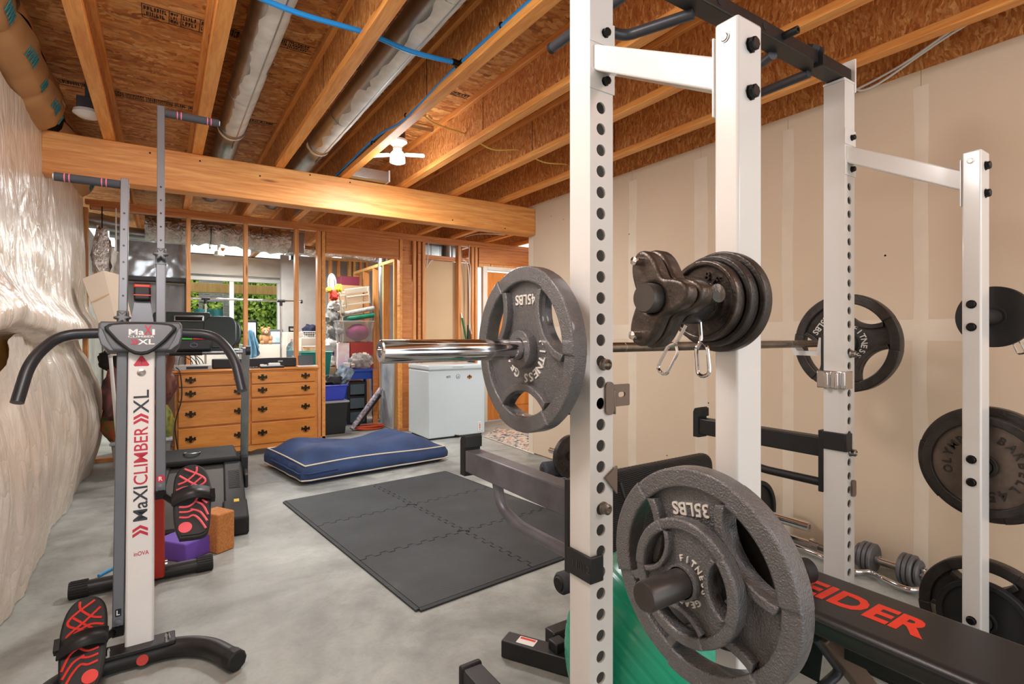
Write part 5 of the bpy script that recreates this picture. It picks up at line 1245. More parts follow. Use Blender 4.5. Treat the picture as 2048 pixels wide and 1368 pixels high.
# tools leaning between the studs
m_gpole = mat('green_pole', (42, 104, 58), .45, var=.05)
x_ = P(928, 660, Y=YP-.02)
tp_ = thing('garden_pole', 'green pole with a white tip leaning on the studs behind the freezer', 'pole', (x_.x, YP-.06, 0))
a_, b2 = Vector((P(930, 730, Y=YP-.04).x+.05, YP-.10, .86)), P(924, 636, Y=YP-.02)
t0 = a_+(a_-b2)*((a_.z-.0)/(b2.z-a_.z))
obj('shaft', rod((t0.x, t0.y, 0.002), b2, .013, 12), m_gpole, tp_); tip = b2+(b2-a_).normalized()*.07
obj('tip', rod(b2, tip, .013, 12, .007), m_porc, tp_)
t2 = P(934, 650, Y=YP-.02)
fd = thing('folded_umbrella', 'dark green folded umbrella leaning beside the green pole', 'umbrella', (t2.x, YP-.07, 0))
obj('canopy', tube([(t2.x+.03, YP-.09, .30), (t2.x+.03, YP-.085, .8), (t2.x+.012, YP-.06, 1.1), (t2.x, YP-.04, t2.z)], [.02, .042, .032, .008], 14), tm_g, fd); obj('handle', rod((t2.x+.035, YP-.1, .002), (t2.x+.03, YP-.09, .30), .01, 10), m_black, fd)
# ducting and cables above the stud bays on the right
g = pb(836, 478, 848, 516, YP+.12, .3); 
g2 = pb(855, 480, 924, 516, YP+.20, .35)
dt = thing('sheet_metal_duct', 'rectangular sheet metal duct behind the right stud bays', 'duct', (g[0], YP+.2, g[4]))
obj('trunk', box(g[0]-.05, g2[1], YP+.20, YP+.5, max(g2[4], za+.07), 2.45), m_zinc, dt, bevel=.004)
q = P(898, 500, Y=YP+.14); obj('take_off', rod((q.x, YP+.155, za+.08), (q.x, YP+.155, 2.44), .062, 24), m_zinc, dt)
for px in (862, 880): x_ = P(px, 500, Y=YP+.2).x; obj('seam', box(x_, x_+.012, YP+.192, YP+.1995, za+.075, 2.45), m_zinc, dt)
def cable(label, pts, m=m_wcab, r=.006): return tag(obj('electric_cable', tube(spline(pts, 6), r, 8), m), label, 'cable')
cable('white cable looping out of the middle stud bay top', [P(857, 485, Y=YP+.05), P(855, 520, Y=YP+.05), P(853, 535, Y=YP+.06), P(862, 522, Y=YP+.07), P(878, 515, Y=YP+.08), P(890, 514, Y=YP+.08)])
cable('white cable bundle running down beside the right door stud', [P(925, 520, Y=YP-.01), P(931, 523, Y=YP-.01), P(937, 540, Y=YP-.01), P(939, 600, Y=YP-.01), P(939, 650, Y=YP-.01), P(936, 672, Y=YP-.01)], r=.008)
cable('second white cable hanging from the top plate by the door header', [P(939, 490, Y=YP-.012), P(938, 520, Y=YP-.012), P(941, 545, Y=YP-.012), P(940, 640, Y=YP-.012), P(943, 668, Y=YP-.012)])
cable('white cable lying over the top plate under the right joists', [P(930, 474, Y=YP-.02)+Vector((0, 0, .0)), P(955, 468, Y=YP-.3), P(985, 468, Y=YP-.5), P(1010, 470, Y=YP-.6)])

# ================================================================== FAR ROOM
m_foil = NT('foil_insulation'); m_foil.b.inputs['Base Color'].default_value = lin((196, 190, 184)); m_foil.b.inputs['Metallic'].default_value = 1; m_foil.b.inputs['Roughness'].default_value = .22
m_foil.bump(m_foil.noise(m_foil.coords((1, 1, 1)), 16, 5, 1.5), .9, .03); m_foil = m_foil.m
def flex(p0, p1, R, seed):
    def fn(u, v):
        a_ = v*2*pi; k = R*(1+.10*noise.noise((u*22, cos(a_)*2+seed, sin(a_)*2))+.05*sin(u*60)); q = p0.lerp(p1, u); q = q+Vector((0, 0, -.02*sin(u*pi*3)))
        return (q.x, q.y+k*cos(a_), q.z+k*sin(a_))
    return grid(90, 24, fn)
Y7 = 7.0
fo = thing('foil_duct', 'crinkled silver foil insulated duct hung behind the studs', 'duct', (P(440, 475, Y=Y7).x, Y7, 2.3))
obj('flex_sleeve', flex(P(290, 452, Y=Y7), P(578, 482, Y=Y7), .15, 1), m_foil, fo, smooth=70)
g = pb(578, 455, 592, 500, Y7-.12, .3); obj('end_box', box(g[0], g[1]+.1, g[2], g[3], 2.2, 2.456), m_zinc, fo, bevel=.004)
for px in (420, 520): q = P(px, 470, Y=Y7); obj('strap', tube([(q.x, Y7+.16*cos(t), q.z+.0+.16*sin(t)) for t in [2*pi*k/20 for k in range(20)]], .004, 6, closed=True), m_bolt, fo)
fo2 = thing('foil_duct', 'crumpled foil duct crossing above the clutter in the doorway', 'duct', (P(700, 505, Y=7.6).x, 7.6, 2.25))
obj('flex_sleeve', flex(P(600, 498, Y=7.6), P(770, 516, Y=7.6), .07, 4), m_foil, fo2, smooth=70)
obj('strap', rod(P(690, 505, Y=7.6), P(690, 505, Y=7.6)+Vector((0, 0, .3)), .004, 6), m_wcab, fo2)
gd = thing('round_duct', 'grey round duct at the left behind the plastic sheet', 'duct', P(210, 440, Y=5.9))
obj('pipe', rod(P(168, 438, Y=6.6), P(248, 452, Y=6.6), .075, 24), m_zinc, gd); obj('collar', rod(P(200, 443, Y=6.6), P(207, 444, Y=6.6), .079, 24), m_zinc, gd)
gd2 = thing('drain_pipe', 'black plastic drain pipe running along above the foil duct', 'pipe', P(400, 425, Y=6.8))
obj('pipe', rod(P(180, 412, Y=6.7), P(610, 458, Y=6.7), .035, 16), m_black, gd2)
for px, py in ((424, 438), (480, 444), (540, 451)): q = P(px, py, Y=6.7); obj('hanger', rod((q.x, q.y, q.z), (q.x, q.y, 2.45), .006, 8), m_zinc, gd2)
gd3 = thing('round_duct', 'long smooth grey duct under the foil sleeve at the left', 'duct', P(330, 470, Y=7.2))
obj('pipe', rod(P(220, 462, Y=7.2), P(372, 480, Y=7.2), .07, 24), m_zinc, gd3); obj('end_cap', rod(P(372, 480, Y=7.2), P(376, 480.5, Y=7.2), .074, 24), m_zinc, gd3)
m_tube = mat('fluorescent_tube', (255, 250, 226), .5, var=0, emit=1.6)
yt = 8.0; a_, b2 = P(386, 489, Y=yt), P(574, 510, Y=yt); zt_ = 2.36
ftl = thing('tube_light', 'lit fluorescent strip light in the room behind the studs', 'lamp', (a_.x, yt, 2.36))
obj('channel', box(a_.x, b2.x, yt-.05, yt+.05, zt_+.03, zt_+.075), m_porc, ftl); 
for dy in (-.03, .03): obj('tube', rod((a_.x+.02, yt+dy, zt_+.012), (b2.x-.02, yt+dy, zt_+.012), .016, 12), m_tube, ftl)
obj('end_cap', box(a_.x-.012, a_.x-.001, yt-.055, yt+.055, zt_-.01, zt_+.078), m_porc, ftl); obj('end_cap', box(b2.x+.001, b2.x+.012, yt-.055, yt+.055, zt_-.01, zt_+.078), m_porc, ftl)
for x in (a_.x+.2, b2.x-.2): obj('hanger', rod((x, yt, zt_+.075), (x, yt, 2.456), .004, 6), m_bolt, ftl)
q = P(438, 508, Y=7.9); tag(obj('lamp_plug', lathe([(0, 0), (.06, 0), (.05, .05), (.02, .07), (.02, .16), (0, .16)], 18, Matrix.Translation((q.x, 7.9, q.z-.02))), m_porc), 'white holder below the middle of the strip light', 'holder')
g = pb(578, 497, 592, 522, 7.3, .12); sp_ = thing('speaker', 'small black speaker under the end of the foil duct', 'speaker', (g[0], 7.3, g[4]))
obj('cabinet', box(g[0], g[1]+.02, 7.18, 7.3, g[4], g[5]), m_dark, sp_, bevel=.005); obj('cone', lathe([(0, .004), (.02, .0), (.04, .01), (.045, .012)], 18, axisM(((g[0]+g[1])/2+.01, 7.192, (g[4]+g[5])/2), (0, -1, 0))), m_cgrey, sp_)
obj('bracket', box((g[0]+g[1])/2, (g[0]+g[1])/2+.03, 7.22, 7.26, g[5], 2.3), m_black, sp_)
# garment rack
gy = 8.05; a_, b2 = P(363, 597, Y=gy), P(603, 602, Y=gy); gz = (a_.z+b2.z)/2
gr = thing('garment_rack', 'chrome garment rack standing in front of the far window', 'clothes rack', ((a_.x+b2.x)/2, gy, 0))
obj('rail', rod((a_.x, gy, gz), (b2.x, gy, gz), .014, 14), m_chrome, gr)
for x in (a_.x, b2.x): obj('end_stop', rod((x-.012, gy, gz), (x+.012, gy, gz), .026, 14), m_black, gr)
for px in (411, 562):
    x = P(px, 640, Y=gy).x; obj('post', rod((x, gy, .06), (x, gy, gz-.03), .014, 14), m_chrome, gr); obj('tee_joint', join(rod((x-.05, gy, gz), (x+.05, gy, gz), .02, 14), rod((x, gy, gz), (x, gy, gz-.07), .02, 14)), m_black, gr)
    obj('base_tube', rod((x, gy-.22, .04), (x, gy+.22, .04), .014, 12), m_chrome, gr)
    for dy in (-.2, .2): obj('caster', rod((x-.012, gy+dy, .022), (x+.012, gy+dy, .022), .022, 14), m_rubber, gr)
# white chest with teddy, pictures, jug
m_wbox = mat('white_carton', (212, 206, 196), .75, var=.03)
m_card = mat('cardboard', (196, 160, 118), .85, var=.05)
def carton(label, g, m=m_card, nm='carton', cat='box', lid=True, z0=None, tape=True):
    x0, x1, y0, y1, za_, zb_ = g
    if z0 is not None: za_ = z0
    t = thing(nm, label, cat, ((x0+x1)/2, (y0+y1)/2, za_))
    obj('body', box(x0, x1, y0, y1, za_, zb_-.003), m, t, bevel=.004)
    if lid: obj('lid_flap', join(box(x0+.002, (x0+x1)/2-.002, y0+.002, y1-.002, zb_-.003, zb_), box((x0+x1)/2+.002, x1-.002, y0+.002, y1-.002, zb_-.003, zb_)), m, t)
    return t
g = pb(486, 689, 572, 722, 8.45, .5); carton('long white chest under the window with a teddy bear on it', g, m_wbox, 'storage_chest', 'chest', z0=.0); zc_ = g[5]
g = pb(574, 664, 618, 720, 8.25, .4); carton('white carton right of the teddy bear by the window jamb', (g[0], g[1], g[2], g[3], 0, g[5]), m_wbox, z0=.0); zc2 = g[5]
g = pb(602, 676, 636, 722, 7.9, .3); carton('cream carton under the wire basket beside the right stud', (g[0], g[1]+.1, g[2], g[3], 0, g[5]+.0), m_wbox, z0=0.0); zc3 = g[5]
m_bear = mat('tan_plush', (176, 130, 92), .95, var=.08, vs=20, bump=.6, bs=120)
q = P(531, 690, Y=8.62); q.z = zc_; s = .9
tb_ = thing('teddy_bear', 'tan teddy bear sitting on the white chest at the window', 'teddy bear', q)
obj('body', blob((q.x, q.y, q.z+.085*s), (.075*s, .065*s, .085*s), 1, .05), m_bear, tb_, smooth=80)
hd_ = obj('head', blob((q.x, q.y-.01, q.z+.215*s), (.066*s, .06*s, .06*s), 2, .05), m_bear, tb_, smooth=80)
for k in (-1, 1):
    obj('ear', blob((q.x+k*.052*s, q.y, q.z+.268*s), (.025*s, .015*s, .025*s), 3, .05, sub=2), m_bear, tb_, smooth=80)
    obj('arm', blob((q.x+k*.078*s, q.y-.03, q.z+.10*s), (.026*s, .03*s, .055*s), 4, .05, sub=2), m_bear, tb_, smooth=80)
    obj('leg', blob((q.x+k*.062*s, q.y-.07, q.z+.032*s), (.034*s, .06*s, .032*s), 5, .05, sub=2), m_bear, tb_, smooth=80)
    obj('eye', blob((q.x+k*.024*s, q.y-.066, q.z+.228*s), (.006, .005, .006), 0, 0, sub=1), m_bolt, hd_, local=True)
obj('muzzle', blob((q.x, q.y-.06, q.z+.20*s), (.028*s, .022*s, .022*s), 6, .03, sub=2), m_pip, hd_, local=True); obj('nose', blob((q.x, q.y-.082, q.z+.208*s), (.009, .007, .006), 0, 0, sub=1), m_bolt, hd_, local=True)
def picture(label, x0, y0, x1, y1, Y, mf, mp, z0=None, lean=.12):
    a_, b2 = P(x0, y1, Y=Y), P(x1, y0, Y=Y); z_ = a_.z if z0 is None else z0
    t = thing('picture_frame', label, 'picture', ((a_.x+b2.x)/2, Y, z_)); w2, h2 = b2.x-a_.x, b2.z-z_
    Mf = frame((a_.x, Y, z_), (1, 0, 0), (0, lean, 1))
    obj('frame', xf(shape([rrect(0, w2, 0, h2, .003), rrect(.02, w2-.02, .02, h2-.02, .002)], .02, .003), Mf), mf, t)
    obj('print', xf(shape([rrect(.018, w2-.018, .018, h2-.018, .001)], .006), Mf), mp, t); return t
m_pic = mat('pale_print', (196, 206, 208), .6, col2=(150, 172, 182), vs=9); m_pic2 = mat('photo_print', (190, 186, 180), .5, col2=(70, 66, 64), vs=22)
picture('black framed pale print leaning in the window behind the blue cloth', 492, 641, 515, 692, 8.75, m_bolt, m_pic, zc_)
picture('wide pale picture leaning in the window behind the teddy bear', 538, 659, 566, 692, 8.85, m_cgrey, m_pic, zc_)
picture('small black framed photograph on the white carton', 577, 653, 592, 666, 8.5, m_bolt, m_pic2, zc2+.001)
m_bcloth = mat('pale_blue_cloth', (120, 168, 196), .85, var=.12, vs=5)
q = P(503, 670, Y=8.3); tag(obj('hanging_cloth', grid(24, 20, lambda u, v: (P(484+34*u, 670, Y=8.3).x+.01*sin(v*6), 8.3+.03*sin(u*22+v*3), (1.28-.26*(2*u-1)**2)*v+(.80+.1*u)*(1-v))), m_bcloth, smooth=70, solid=.004), 'pale blue cloth draped over a box behind the treadmill console', 'cloth')
g = pb(486, 690, 520, 720, 8.33, .1); 
m_clear = mat('clear_plastic', (226, 234, 240), .12, trans=.8, ior=1.2, var=0); m_milk = mat('milky_plastic', (232, 234, 238), .22, trans=.82, ior=1.12, var=0)
q = P(585, 722, Y=YP+.30); zj = .86
stl = pb(574, 716, 602, 740, YP+.16, .3); carton('low white carton behind the soundbar carrying a water jug', (stl[0], stl[1], stl[2], stl[3], 0, P(585, 716, Y=YP+.3).z), m_wbox, z0=0.0); zj = P(585, 716, Y=YP+.3).z
jg = thing('water_jug', 'clear plastic water jug with a blue label behind the soundbar', 'jug', (q.x, YP+.3, zj))
obj('bottle', lathe([(0, 0), (.062, 0), (.066, .01), (.066, .12), (.05, .16), (.02, .19), (.018, .205), (0, .205)], 24, Matrix.Translation((q.x, YP+.3, zj))), m_clear, jg)
obj('label_band', lathe([(.0667, .03), (.0667, .085)], 24, Matrix.Translation((q.x, YP+.3, zj))), m_bcloth, jg); obj('cap', rod((q.x, YP+.3, zj+.205), (q.x, YP+.3, zj+.222), .02, 14), m_porc, jg)
q = P(622, 690, Y=7.95)
wb_ = thing('wire_basket', 'white wire basket above an orange patterned tub', 'basket', (q.x, 8.05, zc3))
bz0, bz1 = zc3+.001, zc3+.09
obj('wires', join(*[rod((q.x-.1+.025*k, 7.96, bz0), (q.x-.105+.026*k, 7.955, bz1), .003, 6) for k in range(9)], *[rod((q.x-.1, 7.96, z_), (q.x+.105, 7.96, z_), .003, 6) for z_ in (bz0+.004, bz0+.03, bz0+.06)], *[rod((q.x-.1, 8.12, z_), (q.x+.105, 8.12, z_), .003, 6) for z_ in (bz0+.004, bz0+.045)], *[rod((q.x-.1+.05*k, 7.96, bz0+.003), (q.x-.1+.05*k, 8.12, bz0+.003), .003, 6) for k in range(5)]), m_porc, wb_)
obj('rim', tube([(q.x-.107, 7.953, bz1), (q.x+.11, 7.953, bz1), (q.x+.11, 8.125, bz1), (q.x-.107, 8.125, bz1)], .005, 8, closed=True), m_porc, wb_)
m_dkcl = mat('dark_blue_cloth', (34, 40, 66), .9, var=.15, vs=9)
tag(obj('dark_cloth', blob((q.x+.01, 8.04, bz0+.105), (.1, .075, .09), 8, .35), m_dkcl, smooth=70), 'dark blue cloth heaped in the white wire basket', 'cloth')
m_orb = mat('orange_pattern', (220, 146, 66), .6, col2=(236, 220, 190), vs=18)
g = pb(612, 692, 636, 708, 7.6, .2)
stz = carton('plain carton holding the orange tub behind the right stud', (g[0]-.02, g[1]+.06, 7.6, 7.85, 0, g[4]), m_card, z0=0.0)
ob = thing('patterned_tub', 'orange patterned tub below the white wire basket', 'tub', ((g[0]+g[1])/2, 7.72, g[4]))
obj('tub', lathe([(0, 0), (.085, 0), (.1, .10), (.095, .10), (.08, .01)], 24, Matrix.Translation(((g[0]+g[1])/2, 7.72, g[4]+.001))), m_orb, ob); obj('rim', tube([((g[0]+g[1])/2+.1*cos(t), 7.72+.1*sin(t), g[4]+.102) for t in [2*pi*k/24 for k in range(24)]], .005, 6, closed=True), m_porc, ob)
def tote(label, g, m, z0=None, z1=None, ml=None, lid=True, rib=True, cat='storage bin'):
    x0, x1, y0, y1, za_, zb_ = g
    za_ = za_ if z0 is None else z0; zb_ = zb_ if z1 is None else z1
    t = thing('storage_tote', label, cat, ((x0+x1)/2, (y0+y1)/2, za_)); i = .03
    v = [(x0+i, y0+i, za_), (x1-i, y0+i, za_), (x1-i, y1-i, za_), (x0+i, y1-i, za_), (x0, y0, zb_-.02), (x1, y0, zb_-.02), (x1, y1, zb_-.02), (x0, y1, zb_-.02)]
    obj('tub', (v, [(3, 2, 1, 0), (0, 1, 5, 4), (1, 2, 6, 5), (2, 3, 7, 6), (3, 0, 4, 7)]), m, t, bevel=.012)
    obj('rim', tube([(x0-.004, y0-.004, zb_-.012), (x1+.004, y0-.004, zb_-.012), (x1+.004, y1+.004, zb_-.012), (x0-.004, y1+.004, zb_-.012)], .010, 6, closed=True), ml or m, t)
    if lid: obj('lid', box(x0-.012, x1+.012, y0-.012, y1+.012, zb_-.015, zb_), ml or m, t, bevel=.006)
    return t
m_tealp = mat('teal_plastic', (16, 132, 122), .35, var=.03); m_bluep = mat('blue_plastic', (56, 72, 196), .35, var=.03); m_blkp = mat('black_plastic', (34, 36, 38), .4, var=.05)
m_gylid = mat('grey_lid', (170, 172, 176), .45, var=.03)
g = pb(603, 703, 664, 758, 6.9, .42); st0 = carton('brown carton under the teal storage tub', (g[0]+.03, g[1]-.03, 6.93, 7.28, 0, g[4]), m_card, z0=0.0)
tote('open teal storage tub behind the dresser and doorway jamb', g, m_tealp, z0=g[4]+.001, lid=False)
g = pb(628, 803, 697, 868, 6.46, .42); tote('black storage tote on the floor at the left of the doorway', (g[0], g[1], 6.46, 6.86, 0, g[5]), m_blkp, z0=.002, ml=m_gylid); zq = g[5]
g = pb(634, 770, 695, 803, 6.50, .36); tote('bright blue storage tote stacked on the black tote', (g[0], g[1], 6.50, 6.84, zq, g[5]), m_bluep, z0=zq+.001, lid=False); zq2 = g[5]
tag(obj('black_bag', blob((P(668, 765, Y=6.62).x, 6.62, zq2+.03), (.16, .10, .09), 3, .5, 3), m_rubber, smooth=70), 'black crumpled bag stuffed in the blue tote', 'bag')
m_bl2 = mat('pale_blue_carton', (150, 176, 200), .7, col2=(60, 68, 82), vs=14)
q = P(688, 755, Y=6.60); bxx = thing('tilted_box', 'tilted pale blue box with an orange side on the blue tote', 'box', (q.x, 6.6, q.z))
Rb = Matrix.Rotation(.5, 3, 'Y') @ Matrix.Rotation(.4, 3, 'Z')
obj('carton', cbox((q.x-.0, 6.64, q.z+.02), (.09, .20, .24), Rb), m_bl2, bxx, bevel=.003); obj('end_panel', cbox(Vector((q.x, 6.64, q.z+.02))+Rb @ Vector((.047, 0, 0)), (.004, .19, .23), Rb), m_or, bxx)
# blue table with drawers beneath
m_blt = mat('blue_paint', (28, 78, 184), .4, var=.06); m_drw = mat('smoky_drawer', (120, 140, 150), .2, trans=.45, ior=1.2, var=0)
ty0, ty1 = 7.02, 7.45; tx0, tx1 = P(688, 742, Y=ty0).x, P(752, 742, Y=ty0).x; tz = P(724, 739, Y=ty0).z
bt_ = thing('side_table', 'blue painted side table with turned legs in the storage area', 'table', ((tx0+tx1)/2, 7.2, 0))
obj('top', box(tx0-.02, tx1+.02, ty0-.02, ty1, tz-.03, tz), m_blt, bt_, bevel=.006); obj('apron', box(tx0+.02, tx1-.02, ty0+.01, ty1-.02, tz-.13, tz-.0305), m_blt, bt_)
for x in (tx0+.025, tx1-.025):
    for y in (ty0+.03, ty1-.04): obj('leg', lathe([(0, 0), (.016, 0), (.02, .03), (.014, .06), (.024, .14), (.014, .20), (.026, .34), (.018, .42), (.026, .46), (.026, tz-.031), (0, tz-.031)], 14, Matrix.Translation((x, y, 0))), m_blt, bt_)
g = pb(697, 765, 736, 862, 7.03, .34); zz = min(g[5], tz-.14)
dw_ = thing('drawer_tower', 'dark plastic drawer tower under the blue table', 'drawers', ((g[0]+g[1])/2, 7.2, 0))
for x in (g[0], g[1]-.03): obj('side_frame', box(x, x+.03, 7.08, 7.38, .0, zz), m_blkp, dw_)
for k in range(4): obj('rail', box(g[0]+.031, g[1]-.031, 7.08, 7.38, zz*k/3.0-(.02 if k else 0), zz*k/3.0+(.0 if k else .02)), m_blkp, dw_)
for k in range(3):
    d_ = obj('drawer', box(g[0]+.034, g[1]-.034, 7.07, 7.36, zz*k/3+.024, zz*(k+1)/3-.024), m_drw, dw_, bevel=.004)
    obj('contents', blob(((g[0]+g[1])/2, 7.22, zz*k/3+.09), (.085, .1, .05), k, .4, sub=2), m_milk, d_, local=True)
# stack on the table
m_pinkb = mat('pink_white_box', (234, 200, 208), .6, col2=(244, 240, 240), vs=10); m_rose = mat('rose_red_box', (176, 66, 62), .6, var=.05)
g = pb(676, 686, 699, 714, 7.22, .2); carton('white and pink printed box on the blue table at the left', (g[0], g[1], 7.22, 7.42, tz, g[5]), m_pinkb, z0=tz+.001)
g = pb(700, 684, 746, 715, 7.24, .2); carton('red box on the blue table behind the bag of blocks', (g[0]+.005, g[1], 7.24, 7.44, tz, g[5]), m_rose, z0=tz+.001); zr_ = g[5]
bb_ = thing('block_bag', 'clear bag of wooden toy blocks on the blue table', 'bag', (P(722, 720, Y=7.1).x, 7.1, tz))
m_blk = wood('toy_block_wood', (226, 210, 190), (188, 168, 146), (20, 20, 20), .7, knots=False)
r_ = random.Random(11); q = P(722, 718, Y=7.11)
for k in range(34):
    R_ = Matrix.Rotation(r_.uniform(0, 3), 3, 'X') @ Matrix.Rotation(r_.uniform(0, 3), 3, 'Z'); zc_k = r_.uniform(.03, .20); sp__ = .15*(1-zc_k*2.2)
    obj('toy_block', cbox((q.x+r_.uniform(-sp__, sp__), 7.11+r_.uniform(-.05, .05), tz+zc_k), (.05, .05, .028), R_), m_blk, bb_, bevel=.003)
obj('bag_skin', blob((q.x, 7.11, tz+.11), (.17, .09, .108), 5, .2), m_clear, bb_, smooth=70)
q = P(694, 727, Y=7.05); cu_ = thing('plastic_cup', 'white plastic tub at the front corner of the blue table', 'tub', (q.x, 7.06, tz))
obj('cup', lathe([(0, .001), (.035, .001), (.045, .09), (.042, .09), (.033, .006)], 20, Matrix.Translation((q.x, 7.06, tz))), m_porc, cu_); obj('lip', tube([(q.x+.045*cos(t), 7.06+.045*sin(t), tz+.09) for t in [2*pi*k/20 for k in range(20)]], .003, 6, closed=True), m_porc, cu_)
# clear tote with purple contents, green bag, crib panel
g = pb(674, 641, 748, 684, 7.18, .36); tt = tote('clear storage tote of purple things above the red box', (g[0], g[1], 7.18, 7.54, zr_, g[5]), m_milk, z0=zr_+.001, lid=False); zt2 = g[5]
m_pur = mat('purple_fabric', (142, 40, 96), .8, var=.1, vs=8)
tag(obj('purple_blanket', blob((g[0]*.36+g[1]*.64, 7.34, (zr_+zt2)/2-.012), ((g[1]-g[0])*.31, .13, (zt2-zr_)*.40), 2, .12), m_pur, smooth=70), 'purple folded fabric inside the clear tote', 'fabric')
m_gbag = mat('green_packet', (30, 140, 110), .4, var=.2, vs=9); m_blkt = mat('pale_quilt', (206, 204, 198), .8, col2=(150, 150, 150), vs=24)
q = P(722, 634, Y=7.3); tag(obj('green_packet', xf(shape([rrect(-.20, .19, -.03, .04, .03)], .26, .03, 3), frame((q.x, 7.5, zt2+.05), (1, 0, .16), (-.16, 0, 1))), m_gbag, smooth=60), 'green and white quilt packet lying on the clear tote', 'packet')
tag(obj('grey_quilt', xf(shape([rrect(-.22, .20, -.025, .035, .025)], .24, .025, 3), frame((q.x-.01, 7.48, zt2+.135), (1, 0, .22), (-.22, 0, 1))), m_blkt, smooth=60), 'speckled grey quilt folded over the green packet', 'quilt')
m_cream = mat('cream_paint', (222, 214, 196), .5, var=.04)
q = P(715, 596, Y=7.3); cp_ = thing('crib_panel', 'cream slatted doll crib tilted on top of the pile', 'doll crib', (q.x, 7.3, q.z))
Mc = Matrix.Translation((q.x, 7.28, q.z-.03)) @ Matrix.Rotation(-.17, 4, 'Y') @ Matrix.Rotation(.25, 4, 'X')
for g_, nm in ((box(-.15, .17, 0, .02, .10, .17), 'headboard'), (box(-.15, .17, .02, .2, .09, .10), 'base_board'), (box(-.17, -.15, -.02, .02, -.1, .17), 'corner_post'), (box(.15, .17, -.02, .02, -.06, .17), 'corner_post'), (box(-.15, .15, -.01, .01, .05, .07), 'rail'), (box(-.15, .15, -.01, .01, -.06, -.04), 'rail'), (box(-.24, -.17, -.01, .01, .08, .10), 'side_rail'), (box(-.24, -.17, -.01, .01, -.07, -.05), 'side_rail'), (box(-.25, -.235, -.02, .02, -.12, .14), 'corner_post')):
    obj(nm, xf(g_, Mc), m_cream, cp_, bevel=.003)
for k in range(4): obj('slat', xf(box(-.15, .15, -.005, .005, -.032+.024*k, -.022+.024*k), Mc), m_cream, cp_)
m_mar = mat('maroon_box', (122, 34, 58), .6, var=.06)
g = pb(682, 553, 719, 571, 7.75, .25)
carton('tall brown carton at the back of the storage pile', (g[0]-.02, g[1]+.04, 7.72, 8.05, 0, g[4]), m_card, z0=0.0)
carton('maroon box on the very top of the storage pile', (g[0], g[1], 7.75, 8.0, g[4], g[5]), m_mar, z0=g[4]+.001)
# left heap in the doorway
m_sack = mat('grey_sack', (176, 176, 172), .85, col2=(110, 112, 112), vs=9); m_wcl = mat('white_cloth', (226, 224, 220), .85, var=.08, vs=7)
m_yc = mat('yellow_cloth', (206, 206, 60), .8, var=.1); m_rc = mat('red_cloth', (212, 60, 44), .8, var=.1); m_bc = mat('cobalt_cloth', (46, 64, 168), .8, var=.1)
hp_ = pb(648, 700, 676, 740, 7.3, .4); carton('carton buried at the foot of the left heap in the doorway', (hp_[0], hp_[1], 7.3, 7.7, 0, P(660, 735, Y=7.3).z), m_card, z0=0.0)
def heap(px, py, s, m, label, nm, cat, seed, Y=7.45):
    q = P(px, py, Y=Y); tag(obj(nm, blob((q.x, Y, q.z), s, seed, .45, 2.6), m, smooth=70), label, cat)
heap(662, 722, (.10, .12, .085), m_wcl, 'white cloth bundle low in the left heap', 'cloth_bundle', 'cloth', 1)
heap(672, 700, (.055, .1, .08), m_bc, 'cobalt blue cloth between the white bundle and the pink box', 'cloth_bundle', 'cloth', 2)
heap(663, 690, (.11, .12, .10), m_wcl, 'white pillow in the middle of the left heap', 'pillow', 'pillow', 3)
heap(668, 662, (.10, .12, .10), m_sack, 'grey patterned sack above the white pillow', 'sack', 'sack', 4)
heap(664, 635, (.10, .11, .11), m_sack, 'grey striped sack next to the clear tote', 'sack', 'sack', 5)
heap(670, 612, (.09, .1, .07), m_wcl, 'crumpled white bag under the red cloth', 'bag', 'bag', 6)
heap(668, 592, (.055, .06, .065), m_rc, 'red cloth hanging from the top of the left heap', 'cloth', 'cloth', 7, 7.35)
heap(677, 577, (.05, .06, .06), m_yc, 'lime yellow cloth flower at the top of the left heap', 'cloth', 'cloth', 8, 7.35)
heap(658, 580, (.04, .05, .04), mat('gold_cloth', (220, 176, 60), .8, var=.1), 'gold ribbon beside the round white fan', 'ribbon', 'ribbon', 9, 7.34)
q = P(664, 567, Y=7.5); fn_ = thing('round_fan', 'round white fan at the top left of the heap', 'fan', (q.x, 7.5, q.z))
obj('hoop', xf(tube([(.07*cos(t), .135*sin(t), 0) for t in [2*pi*k/28 for k in range(28)]], .008, 8, closed=True), frame(q, (1, .5, 0), (0, .1, 1))), m_porc, fn_)
obj('grille', xf(join(*[rod((0, 0, 0), (.07*cos(t), .135*sin(t), 0), .002, 5) for t in [2*pi*k/28 for k in range(28)]], tr(shape([[(.03*cos(t), .055*sin(t)) for t in [2*pi*k/20 for k in range(20)]]], .02), 0, 0, -.01)), frame(q, (1, .5, 0), (0, .1, 1))), m_porc, fn_)
obj('stand', rod((q.x, 7.5, q.z-.13), (q.x, 7.52, q.z-.40), .012, 10), m_porc, fn_)
wl_ = thing('white_ladder', 'white painted stool ladder wedged beside the crib', 'ladder', (P(683, 640, Y=7.5).x, 7.55, .8))
for px in (678, 686): q = P(px, 600, Y=7.56); obj('stile', box(q.x-.01, q.x+.01, 7.55, 7.57, .75, q.z), m_porc, wl_)
for k in range(4): obj('rung', box(P(678, 600, Y=7.56).x+.011, P(686, 600, Y=7.56).x-.011, 7.553, 7.567, .85+.2*k, .87+.2*k), m_porc, wl_)
